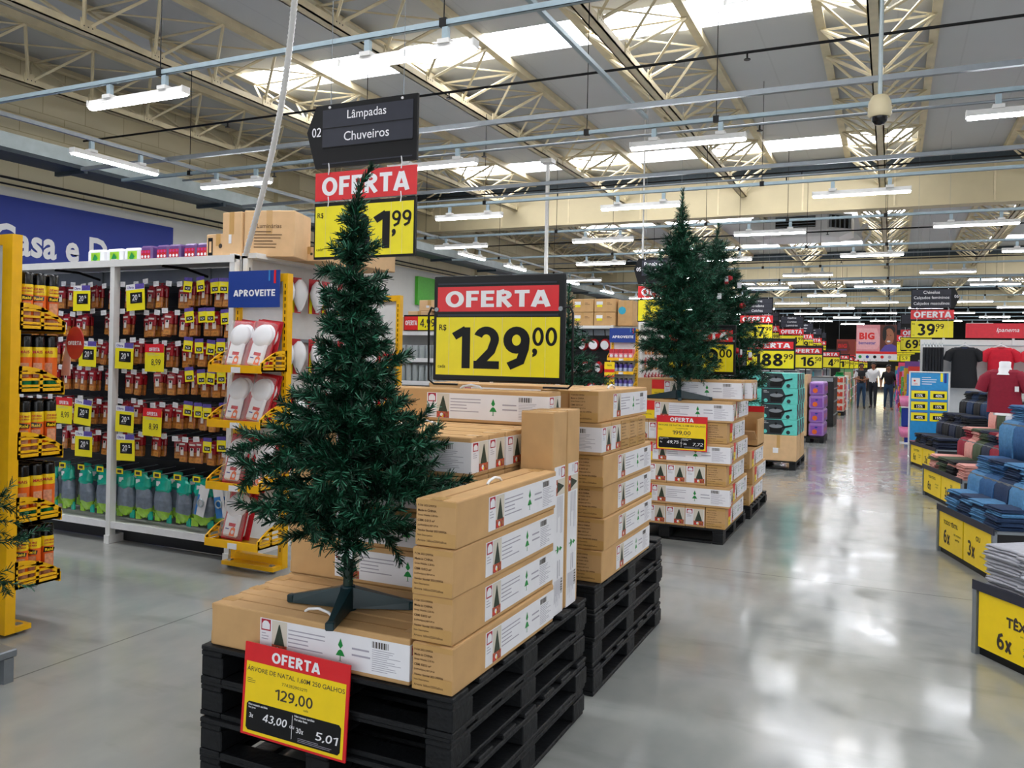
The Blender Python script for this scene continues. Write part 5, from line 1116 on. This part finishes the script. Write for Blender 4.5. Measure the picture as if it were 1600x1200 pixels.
m = MB(); m.box(.13, -.115, .25, .17, -.108, .31, 'tag_white'); m.build('price_tag', o)
# colourful floor displays further up the right side
FD = ['#d8486c', '#3a76c8', '#e8b020', '#58a848', '#c83028', '#8a54a8', '#e87ab0', '#3898a8']
for k in range(8):
    y = 20.5 + 3.2 * k; x = .42 - .035 * k; o = thing('floor_display', 'colourful floor display on the right of the far aisle, %s one' % ordw[k], 'display', (x, y, 0), 0, 'floor displays up the right side'); hh = 1.3 + .15 * (k % 3)
    m = MB(); m.box(0, 0, 0, .5, .6, hh, colour(FD[k], .5)); m.box(.02, -.01, hh, .48, .05, hh + .2, colour(FD[(k + 3) % 8], .5)); m.build('cabinet', o)
    for s_ in range(4):
        m = MB(); m.box(-.04, .02, .12 + .3 * s_, -.0, .58, .14 + .3 * s_, colour(FD[(k + s_) % 8], .5)); m.build('shelf', o)
        for c_ in range(4): m = MB(); m.box(-.035, .04 + .135 * c_, .141 + .3 * s_, -.002, .15 + .135 * c_, .30 + .3 * s_, colour(FD[(k + s_ * 3 + c_ * 5) % 8], .4), .008); m.build('product_pack', o)
for k, z in enumerate((.55, 1.0)):
    o = thing('storage_tub', 'pink plastic tub at the right of the aisle, %s of two' % ('lower', 'upper')[k], 'tub', (.33, 19.6, .13 if k == 0 else .79)); m = MB(); m.lathe([(.12, 0), (.15, .2), (.16, .2), (.13, .012), (.01, .012)], colour('#f08ab8', .35), 18); m.build('tub_body', o); m = MB(); m.lathe([(.165, .2), (.165, .215), (.02, .225)], colour('#e86aa4', .35), 18); m.build('lid', o)
o = thing('storage_box', 'blue plastic box between the two pink tubs', 'box', (.33, 19.6, .357)); m = MB(); m.box(-.11, -.11, 0, .11, .11, .40, 'wall_blue', .02); m.build('box_body', o); m = MB(); m.box(-.12, -.12, .40, .12, .12, .43, 'plastic_white', .01); m.build('lid', o)
o = thing('pedestal', 'slim blue and white stand under the pink tubs', 'stand', (.33, 19.6, 0)); m = MB(); m.cyl((0, 0, .02), (0, 0, .128), .05, 'wall_blue', n=12); m.build('post', o); m = MB(); m.cyl((0, 0, 0), (0, 0, .02), .14, 'plastic_white', n=16); m.build('foot', o)
# ================================================================ rows and stacks further back
gondola('dark shelf unit hung with red pans behind the small thin tree', -9.0, -4.95, 15.45, 15.9, [-8.9, -7.6, -6.3, -4.98], 2.31)
for r, z in enumerate((1.95, 1.50, 1.08)):
    for k in range(6):
        x = -6.35 + .24 * k + (.1 if r == 1 else 0); o = thing('frying_pan', 'red pan with pale base hanging on the dark shelf unit, %s row' % ('upper', 'middle', 'lower')[r], 'pan', (x, 15.52, z), R(-90), 'red pans on the dark shelf unit'); o.rotation_euler = (R(-82), 0, R(q.uniform(-35, 25)))
        m = MB(); m.lathe([(.09, 0), (.125, .05), (.12, .05), (.088, .006), (.01, .006)], 'card_red', 20); m.build('pan_body', o); m = MB(); m.lathe([(.088, -.003), (.088, .001)], 'plastic_white', 20); m.build('pan_base', o); m = MB(); m.tube([(0, -.12, .045), (0, -.2, .05), (0, -.3, .045)], .012, 'black_metal', 6); m.build('handle', o)
for k in range(8): plain_box(-6.75 + .46 * (k % 4), 15.5, 2.332 + .27 * (k // 4), .44, .4, .262, 'brown stock box with yellow label above the red pans, %s layer, %s from the left' % (('lower', 'upper')[k // 4], ('first', 'second', 'third', 'fourth')[k % 4]), pale=False, mark='label', group='boxes above the red pans')
plain_box(-4.9, 15.55, 2.332, .3, .4, .5, 'tall brown stock box right of the labelled ones above the pans', pale=False, mark='blue', group='boxes above the red pans')
tray_rack('c', (-4.97, 15.40, 0), 0, .53, .25, (1.66, 1.40, 1.10, .75, .4), 2.26, 'distant yellow tray rack with a blue header sign and purple bottles', True)
for r, z in enumerate((1.672, 1.412, 1.112, .762)):
    for k in range(5):
        for d in range(2):
            if r == 0:
                o = thing('pink_pack', 'pink and red pack in the top tray of the distant yellow rack', 'pack', (-4.9 + .095 * k, 15.2 + .1 * d, z), 0, 'pink packs in the distant rack'); m = MB(); m.box(-.042, 0, 0, .042, .07, .2, colour('#e88a98', .4), .006); m.build('pack_body', o); m = MB(); m.rect(-.042, .12, .042, .2, 'card_red', -.001); m.disc(0, .07, .03, 'tag_white', -.002, 10); m.build('printed_face', o)
            else:
                o = thing('purple_bottle', 'purple bottle with white label in the distant yellow rack, %s tray' % ('top', 'second', 'third', 'fourth')[r], 'bottle', (-4.9 + .095 * k, 15.2 + .1 * d, z), 0, 'purple bottles in the distant rack'); m = MB(); m.lathe([(.03, 0), (.036, .01), (.036, .1)], colour('#b8c4e8', .3), 12); m.lathe([(.036, .1), (.034, .14), (.02, .175)], colour('#4a3a8c', .3), 12); m.build('bottle_body', o); m = MB(); m.lathe([(.016, .175), (.016, .2), (.004, .202)], 'cap_black', 10); m.build('cap', o)
t = thing('price_poster', 'yellow price cards clipped to the left of the distant purple bottles', 'price card', (-5.0, 15.1, 1.12)); m = MB(); m.box(0, -.004, 0, .2, .004, .5, 'poster_yellow'); m.rect(0, .3, .2, .36, 'natal_red', -.006); m.rect(0, .18, .2, .24, 'natal_red', -.006); m.text('72%', .1, .04, .09, 'ink', y=-.006, bold=.04); m.text('leve', .1, .42, .04, 'ink', y=-.006); m.build('printed_card', t)
t = thing('end_panel', 'white pegboard panel with pink packs behind the distant yellow rack', 'panel', (-4.40, 15.5, 0)); m = MB(); m.box(-.06, 0, 0, -.02, 2.4, 2.35, 'white_metal'); m.build('panel_board', t); m = MB(); m.box(-.06, 0, 2.35, .1, 2.4, 2.42, 'white_metal'); m.build('top_rail', t)
for r in range(5):
    for k in range(8): o = obj('hanging_pack', PACK, None, (-4.37, 15.75 + .26 * k, 2.0 - .3 * r)); o.rotation_euler = (0, 0, R(90)); o.scale = (1.6, 1, 1.2); tag(o, 'small pack hanging on the far white panel, %s row' % ('top', 'second', 'third', 'fourth', 'fifth')[r], 'packet', 'packs on the far white panel')
# second yellow rack and glassware shelves seen right of the tree
tray_rack('d', (-5.08, 7.12, 0), 0, .53, .25, (1.52, 1.12, .7, .3), 2.27, 'yellow tray rack half hidden by the nearest tree, with red and white bags')
for r, z in enumerate((1.532, 1.132, .712)):
    for k in range(3): o = thing('gift_bag', 'red and white bag in the yellow rack right of the nearest tree, %s tray' % ('top', 'middle', 'lower')[r], 'bag', (-5.0 + .16 * k, 6.93, z), 0, 'red bags in the second rack'); m = MB(); m.box(0, 0, 0, .13, .12, .14, 'card_red', .015); m.box(.0, 0.005, .14, .13, .115, .25, 'print_beige', .015); m.build('bag_body', o); m = MB(); m.disc(.065, .07, .03, 'tag_white', -.003, 10); m.build('printed_badge', o)
t = thing('shelf_unit', 'white shelf unit with glassware behind the price board', 'shelf unit', (-7.4, 8.95, 0))
m = MB(); m.box(0, .4, .1, 2.6, .44, 1.95, 'white_metal'); m.build('back_panel', t)
for z in (.35, .7, 1.02, 1.33, 1.62, 1.96): m = MB(); m.box(0, 0, z - .02, 2.6, .4, z, 'white_metal'); m.box(0, -.012, z - .04, 2.6, 0, z + .012, 'tag_white'); m.build('shelf', t)
for x in (0, 1.28, 2.56): m = MB(); m.box(x, .36, 0, x + .04, .46, 2.0, 'white_metal'); m.build('upright_post', t)
mat('clear_glass', '#dfe8ea', 0.05, noise=0, alpha=.35)
gl = MB(); gl.lathe([(.03, 0), (.034, .01), (.04, .16), (.036, .16), (.03, .015), (.004, .014)], 'clear_glass', 12); GL_ = gl.mesh('glass')
for r, z in enumerate((1.0205, 1.3305, 1.6205)):
    for k in range(12):
        for d in range(2): o = obj('drinking_glass', GL_, None, (-5.9 + .095 * k, 9.03 + .12 * d, z)); o.scale = (1, 1, (1.5, 1.35, 1.1)[r]); tag(o, 'clear drinking glass on the white shelves, %s' % ('lower shelf', 'middle shelf', 'upper shelf')[r], 'glass', 'drinking glasses')
for k, (x, w_, h, mk) in enumerate(((-5.95, .26, .2, 'x'), (-5.66, .34, .27, 'blue'), (-5.28, .3, .24, 'blue'), (-6.4, .4, .3, 'x'))): plain_box(x, 9.05, 1.961, w_, .3, h, 'brown stock box on top of the glassware shelves, %s from the left' % ('second', 'third', 'fourth', 'first')[k], mark=mk, group='boxes above the glassware')
plain_box(-5.5, 9.06, 2.232, .3, .28, .14, 'small brown stock box stacked highest above the glassware', mark='x', group='boxes above the glassware')
t = thing('rail_sign', 'small red and yellow offer sign along the glassware shelf top', 'price sign', (-5.64, 8.93, 1.975)); m = MB(); m.box(0, -.006, 0, .5, .006, .2, 'black_metal'); m.rect(.01, .01, .21, .18, 'natal_red', -.0075); m.rect(.21, .01, .49, .18, 'sign_yellow', -.0075); m.text('OFERTA', .11, .07, .06, 'sign_white', y=-.009, bold=.05, w=.17); m.text('4,99', .35, .05, .1, 'ink', y=-.009, bold=.03); m.build('printed_strip', t)
# pan boxes on a pallet
TE = colour('#63cfc4', .4); TB = colour('#6fb9dc', .4); DK = colour('#1d2a30', .4)
pallet(-2.40, 13.38, 0, 'black pallet on the floor under the turquoise pan boxes', 0, (1, 1.1, 1))
for k in range(2): plain_box(-1.845 - .56 * k, 13.40, .137, .54, .55, .40, 'large brown carton under the turquoise pan boxes, %s' % ('right', 'left')[k], mark='brand', group='cartons under the pan boxes'); plain_box(-1.845 - .56 * k, 14.05, .137, .54, .55, .40, 'large brown carton under the pan boxes in the row behind, %s' % ('right', 'left')[k], mark='x', group='cartons under the pan boxes')
def pan_box():
    b = MB(); b.box(0, 0, 0, .535, .36, .24, TE, .004)
    f = MB(); y = -.002; f.prism([(.0, .005), (.30, .005), (.36, .12), (.30, .235), (.0, .235)], y, -.0003, DK)
    f.prism([(.13, .03), (.30, .03), (.31, .125), (.12, .125)], -.006, -.002, 'black_metal'); f.disc(.215, .135, .10, 'grey_metal', -.007, 18, .03); f.disc(.215, .175, .02, 'black_metal', -.008, 10); f.prism([(.30, .10), (.46, .14), (.46, .165), (.30, .13)], -.006, -.002, 'black_metal'); f.disc(.055, .05, .03, TE, -.006, 12); f.disc(.40, .045, .03, DK, -.006, 12); f.lines(.02, .21, .09, .05, 2, 'tag_white', -.004)
    f.M = Matrix.Translation((.535, 0, 0)) @ Matrix.Rotation(R(90), 4, 'Z'); f.rect(.0, .005, .16, .235, DK); f.disc(.22, .1, .05, DK, -.002, 14); f.prism([(.05, .06), (.13, .06), (.13, .13), (.05, .13)], -.004, -.001, 'grey_metal')
    return b.mesh('box_body'), f.mesh('printed_faces')
PB, PF = pan_box()
for r in range(4):
    for c_ in range(2):
        for d in range(3):
            o = thing('pan_box', 'turquoise pan box, %s layer, %s column, %s row' % (('lowest', 'second', 'third', 'top')[r], ('right', 'left')[c_], ('front', 'middle', 'back')[d]), 'box', (-1.835 - .545 * c_ - .01 * (r % 2), 13.42 + .37 * d, .539 + .2415 * r), 0, 'turquoise pan boxes'); obj('box_body', PB, o); obj('printed_faces', PF, o)
def stack(name, cat, label, group, x1, y, w_, d, h, n, cols, rows, z0=.0, deep=3):
    for r in range(n):
        for k in range(deep):
            o = thing(name, '%s, %s layer, %s' % (label, ('lowest', 'second', 'third', 'fourth', 'fifth', 'sixth')[r], ('front', 'second back', 'third back', 'fourth back', 'fifth back')[k]), cat, (x1 - w_, y + (d + .01) * k, z0 + (h + .004) * r), 0, group)
            m = MB(); m.box(0, 0, 0, w_, d, h, cols[0], .03 if rows else .006); m.build('pack_body', o)
            m = MB(); m.rect(w_ * .12, h * .15, w_ * .88, h * .8, cols[1], -.002); m.disc(w_ * .4, h * .35, h * .18, cols[2], -.004, 12); m.disc(w_ * .5, h * .68, h * .1, cols[3], -.005, 12, h * .06); m.M = Matrix.Translation((w_, 0, 0)) @ Matrix.Rotation(R(90), 4, 'Z'); m.rect(d * .1, h * .1, d * .9, h * .9, cols[1], -.002); m.disc(d * .5, h * .5, h * .2, cols[2], -.004, 12); m.build('printed_faces', o)
PU, PI, LV_ = colour('#a77cc4', .3), colour('#8a4fb0', .3), colour('#c9a6dc', .3)
def base(x1, y, w_, d, label): t = thing('pallet', label, 'pallet', (x1 - w_, y, 0), 0, 'pallets in the far row'); m = MB(); m.box(0, 0, .09, w_, d, .13, 'pallet_black'); m.build('deck_board', t); [MB().box(w_ * f, .0, 0, w_ * f + .09, d, .0895, 'pallet_black').build('skid', t) for f in (.0, .42, .85)]
base(-1.25, 18.35, .62, 1.1, 'dark pallet under the purple packs')
stack('tissue_pack', 'pack', 'large purple wrapped pack', 'purple packs', -1.26, 18.4, .30, .33, .285, 4, (PU, PI, 'can_orange', 'wall_blue'), True, .133)
plain_box(-2.0, 18.42, .133, .4, .9, 1.3, 'tall brown carton standing left of the purple packs', mark='x', group='cartons in the far row')
t = thing('drinks_cooler', 'tall black cabinet unit in the far row beyond the purple packs', 'cabinet', (-1.95, 23.4, 0)); m = MB(); m.box(0, 0, 0, .58, 1.6, 1.32, 'panel_black', .01); m.build('cabinet_body', t)
for z in (.3, .65, 1.0): m = MB(); m.box(.58, .04, z, .6, 1.56, z + .03, 'grey_metal'); m.build('shelf_edge', t)
m = MB(); m.box(.02, -.012, 1.2, .56, 0, 1.3, 'grey_metal'); m.build('header_strip', t)
base(-1.37, 28.75, .6, 1.4, 'brown skid under the red juice cartons')
JU, JR = colour('#e8e0d0', .4), colour('#d8402c', .4)
stack('juice_case', 'case', 'red and white juice case', 'juice cases', -1.38, 28.8, .28, .4, .225, 5, (JU, JR, 'can_orange', 'tag_white'), False, .133)
m = MB(); t = thing('plant_tray', 'green planted tray on top of the juice cases', 'plant tray', (-1.66, 28.85, .133 + 5 * .229)); m = MB(); m.box(0, 0, 0, .28, .4, .05, 'cap_green'); m.build('tray', t); m = MB(); [m.cyl((.03 + .028 * i, .02 + .04 * j, .05), (.03 + .028 * i + .01, .02 + .04 * j, .14), .008, 'print_green', n=4) for i in range(8) for j in range(9)]; m.build('leaves', t)
for k in range(7):
    y = 32.5 + 2.6 * k; x1 = -1.42 - .02 * k; h = 1.25 + .12 * (k % 3); o = thing('floor_display', 'floor display tower on the left of the far aisle, %s one' % ordw[k], 'display', (x1 - .5, y, 0), 0, 'display towers up the left side')
    m = MB(); m.box(0, 0, 0, .48, .9, h, colour(('#e8e4da', '#c8b090', '#5a8a5a', '#d8d0c0', '#a85a48', '#c8c8d0', '#806050')[k], .5)); m.build('cabinet', o)
    for s_ in range(4):
        for c_ in range(3): m = MB(); m.box(.03 + .15 * c_, -.06, .1 + .29 * s_, .15 + .15 * c_, 0, .32 + .29 * s_, colour(FD[(k * 3 + s_ + 2 * c_) % 8], .4), .01); m.build('product_pack', o)
    m = MB(); m.box(.48, 0, .3, .5, .9, .34, 'tag_white'); m.box(.48, 0, .7, .5, .9, .74, 'tag_white'); m.box(.48, 0, 1.1, .5, .9, 1.14, 'tag_white'); m.build('shelf_strip', o)
# long shelf rows across the store, mostly hidden, closing the view
for k, y in enumerate((21.5, 26.5, 31.5, 37.0, 43.0, 49.0)):
    o = thing('shelf_row', 'long stocked shelf row across the left side, %s of the far rows' % ordw[k], 'shelf row', (-11.5, y, 0), 0, 'far shelf rows on the left'); m = MB(); m.box(0, 0, 0, 8.4, .9, 2.2, 'grey_metal'); m.build('shelf_body', o)
    for s_ in range(5): m = MB(); m.box(0, -.3, .15 + .42 * s_, 8.4, 0, .18 + .42 * s_, 'white_metal'); m.build('shelf', o); m = MB(); [m.box(.1 + .4 * i, -.26, .18 + .42 * s_, .46 + .4 * i, -.02, .46 + .42 * s_, colour(FD[(i * 3 + s_ + k) % 8], .5)) for i in range(20)]; g = m.build('stock', o); g['kind'] = 'stuff'
for k, y in enumerate((21.0, 27.5, 34.0, 41.0, 48.0)):
    o = thing('shelf_row', 'long stocked shelf row across the right side, %s of the far rows' % ordw[k], 'shelf row', (1.3, y, 0), 0, 'far shelf rows on the right'); m = MB(); m.box(0, 0, 0, 7.5, .9, 2.0, 'grey_metal'); m.build('shelf_body', o)
    for s_ in range(4): m = MB(); m.box(0, -.3, .15 + .42 * s_, 7.5, 0, .18 + .42 * s_, 'white_metal'); m.build('shelf', o); m = MB(); [m.box(.1 + .4 * i, -.26, .18 + .42 * s_, .46 + .4 * i, -.02, .46 + .42 * s_, colour(FD[(i * 5 + s_ + k) % 8], .5)) for i in range(18)]; g = m.build('stock', o); g['kind'] = 'stuff'
# far end: dark portal with a lit opening and small yellow signs
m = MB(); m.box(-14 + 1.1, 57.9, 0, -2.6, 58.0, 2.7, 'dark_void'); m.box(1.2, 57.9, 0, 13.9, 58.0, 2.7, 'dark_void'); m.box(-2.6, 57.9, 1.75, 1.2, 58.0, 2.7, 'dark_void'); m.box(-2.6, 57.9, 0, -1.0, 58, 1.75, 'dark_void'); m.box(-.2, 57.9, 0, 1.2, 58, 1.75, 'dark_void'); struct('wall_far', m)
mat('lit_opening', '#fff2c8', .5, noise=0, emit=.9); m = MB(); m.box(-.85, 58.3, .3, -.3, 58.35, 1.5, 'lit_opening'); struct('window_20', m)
for k, x in enumerate((-1.9, -1.2, .2, .75)): t = thing('price_board', 'tiny far price sign above the end of the aisle, %s' % ordw[k], 'price sign', (x, 56.0, 1.95), 0, 'far end signs'); m = MB(); m.box(-.3, -.02, 0, .3, .02, .4, 'sign_yellow'); m.text('5,9', 0, .1, .2, 'ink', y=-.022, bold=.03); m.build('price_panel', t); m = MB(); m.cyl((0, 0, .4), (0, 0, 4.42), .008, 'grey_metal', n=4); m.build('hanging_wire', t)
# ================================================================ people in the far aisle
def person(name_lb, loc, rz, top, legs, feet, armcol, pose, H=1.72, hair_long=False, vest=None):
    s = H / 1.72; N = {}; Rr = {}; E = []; LB = {}
    def j(n, p, r, par=None, lb='top'): N[n] = Vector(p) * s; Rr[n] = r * s; LB[n] = lb; (E.append((par, n, lb)) if par else None)
    j('pelvis', (0, 0, .95), .145); j('waist', (0, 0, 1.08), .125, 'pelvis'); j('chest', (0, -.01, 1.28), .15, 'waist'); j('upper', (0, 0, 1.42), .11, 'chest'); j('neck', (0, -.005, 1.49), .05, 'upper', 'skin'); j('chin', (0, -.02, 1.545), .062, 'neck', 'skin'); j('head', (0, -.01, 1.62), .085, 'chin', 'skin'); j('crown', (0, .0, 1.685), .06, 'head', 'skin')
    for sd, S in (('l', -1), ('r', 1)):
        st = pose['step'] * S
        j('hip' + sd, (S * .09, 0, .88), .095, 'pelvis', 'leg'); j('knee' + sd, (S * .10, -.03 - st * .5, .48), .062, 'hip' + sd, 'leg'); j('calf' + sd, (S * .10, -.0 - st * .8, .30), .056, 'knee' + sd, 'leg'); j('ankle' + sd, (S * .10, .02 - st, .09), .04, 'calf' + sd, 'leg'); j('heel' + sd, (S * .10, .02 - st, .045), .042, 'ankle' + sd, 'shoe'); j('toe' + sd, (S * .12, -.15 - st, .032), .036, 'heel' + sd, 'shoe')
        j('shoulder' + sd, (S * .17, 0, 1.41), .065, 'upper', 'top'); el, ha = pose['arm' + sd]
        j('elbow' + sd, (S * el[0], el[1], el[2]), .043, 'shoulder' + sd, armcol[0]); j('wrist' + sd, (S * ha[0], ha[1], ha[2]), .027, 'elbow' + sd, armcol[1])
        d = (N['wrist' + sd] - N['elbow' + sd]).normalized() / s; w0 = N['wrist' + sd] / s; side = Vector((0, -1, 0)) if abs(d.z) > .6 else Vector((0, 0, 1))
        j('palm' + sd, w0 + d * .055, .028, 'wrist' + sd, 'skin')
        for f in range(4): b = w0 + d * .10 + side * (.027 - .018 * f); j('k%d' % f + sd, b, .009, 'palm' + sd, 'skin'); j('f%d' % f + sd, b + d * (.05 + .012 * (f in (1, 2))) + Vector((-S * .015, 0, 0)), .008, 'k%d' % f + sd, 'skin')
        j('th' + sd, w0 + d * .05 + side * .045, .010, 'palm' + sd, 'skin'); j('tt' + sd, w0 + d * .085 + side * .055, .009, 'th' + sd, 'skin')
    names = list(N); ix = {n: i for i, n in enumerate(names)}
    me = bpy.data.meshes.new('body_frame'); me.from_pydata([tuple(N[n]) for n in names], [(ix[a], ix[b]) for a, b, _ in E], []); ob = bpy.data.objects.new('body_frame', me); COL.objects.link(ob)
    md = ob.modifiers.new('s', 'SKIN'); md.use_smooth_shade = True
    if not me.skin_vertices: bpy.context.view_layer.objects.active = ob; bpy.ops.object.select_all(action='DESELECT')
    if not me.skin_vertices:
        with bpy.context.temp_override(active_object=ob, object=ob): bpy.ops.mesh.customdata_skin_add()
    sv = me.skin_vertices[0].data
    for n in names:
        k = 1.28 if n in ('pelvis', 'waist', 'chest') else 1.0; sv[ix[n]].radius = (Rr[n] * k, Rr[n] * (.78 if k > 1 else 1.0))
    sv[0].use_root = True
    ob.modifiers.new('u', 'SUBSURF').levels = 2
    bpy.context.view_layer.update(); dg = bpy.context.evaluated_depsgraph_get()
    body = bpy.data.meshes.new_from_object(ob.evaluated_get(dg)); bpy.data.objects.remove(ob)
    body.materials.clear(); mats = {'top': top, 'leg': legs, 'shoe': feet, 'skin': 'skin', 'sleeve': vest or top}; order = list(mats)
    for k in order: body.materials.append(MATS[mats[k]])
    segs = [(N[a], N[b], lb) for a, b, lb in E]
    for p in body.polygons:
        c = p.center; best = min(segs, key=lambda g: (c - (g[0] + (g[1] - g[0]) * max(0, min(1, (c - g[0]).dot(g[1] - g[0]) / max(1e-9, (g[1] - g[0]).length_squared))))).length); lb = best[2]
        if lb == 'top' and c.z < .90 * s: lb = 'leg'
        p.material_index = order.index(lb); p.use_smooth = True
    t = thing('person', name_lb, 'person', loc, rz); o = bpy.data.objects.new('body', body); COL.objects.link(o); o.parent = t
    m = MB(); m.M = Matrix.Scale(s, 4)
    for f, r_ in ((0, .09), (1, .094), (2, .07), (3, .02)): pass
    n = 16; rings = []
    for z, rx, ry, oy in ((1.60, .092, .06, .045), (1.65, .096, .08, .028), (1.69, .088, .085, .01), (1.725, .06, .065, .0), (1.738, .01, .01, .0)): rings.append([(rx * math.cos(6.283 * i / n), oy + ry * math.sin(6.283 * i / n), z) for i in range(n)])
    if hair_long: rings.insert(0, [(.095 * math.cos(6.283 * i / n), .06 + .05 * math.sin(6.283 * i / n), 1.44) for i in range(n)])
    for a, b in zip(rings, rings[1:]): m.add(a + b, [(i, (i + 1) % n, (i + 1) % n + n, i + n) for i in range(n)], 'hair', True)
    m.add(rings[0], [tuple(range(n - 1, -1, -1))], 'hair'); m.build('hair', t)
    m = MB(); m.M = Matrix.Scale(s, 4)
    for S in (-1, 1): m.lathe([(.002, -.007), (.009, 0), (.002, .007)], 'hair', 8, (S * .03, -.092, 1.615)); m.box(S * .03 - .016, -.096, 1.632, S * .03 + .016, -.088, 1.638, 'hair'); m.lathe([(.004, -.02), (.012, 0), (.004, .02)], 'skin', 8, (S * .088, -.005, 1.61))
    m.add([(-.014, -.09, 1.578), (.014, -.09, 1.578), (0, -.115, 1.583), (0, -.09, 1.622)], [(0, 2, 1), (0, 3, 2), (1, 2, 3), (0, 1, 3)], 'skin'); m.box(-.024, -.087, 1.548, .024, -.08, 1.556, 'print_red', .002); m.build('face', t)
    return t
hang = ((.24, .02, 1.14), (.27, -.06, .90)); swing = ((.25, .06, 1.14), (.28, .08, .90)); fwd = ((.25, .03, 1.14), (.06, -.22, 1.10))
p1 = person('man in a dark vest over a white shirt looking down, in the far aisle', (-1.03, 34.4, 0), R(8), 'shirt_black', 'denim', 'shoe', ('sleeve', 'skin'), {'step': .08, 'arml': fwd, 'armr': fwd}, 1.72, False, 'shirt_white')
m = MB(); m.box(-.035, -.30, 1.125, .035, -.29, 1.24, 'cap_black', .004); o = m.build('mobile_phone'); o.location = (-1.03, 34.4, 0); o.rotation_euler = (0, 0, R(8)); tag(o, 'dark phone held by the man in the vest', 'phone')
person('man in a white T-shirt and dark trousers walking in the far aisle', (-.62, 35.2, 0), R(-12), 'shirt_white', 'trouser_dark', 'shoe', ('top', 'skin'), {'step': .12, 'arml': swing, 'armr': hang}, 1.76)
person('woman in a black top and blue jeans walking up the far aisle', (-.08, 34.2, 0), R(10), 'shirt_black', 'denim', 'skin', ('top', 'skin'), {'step': .1, 'arml': hang, 'armr': swing}, 1.68, True)
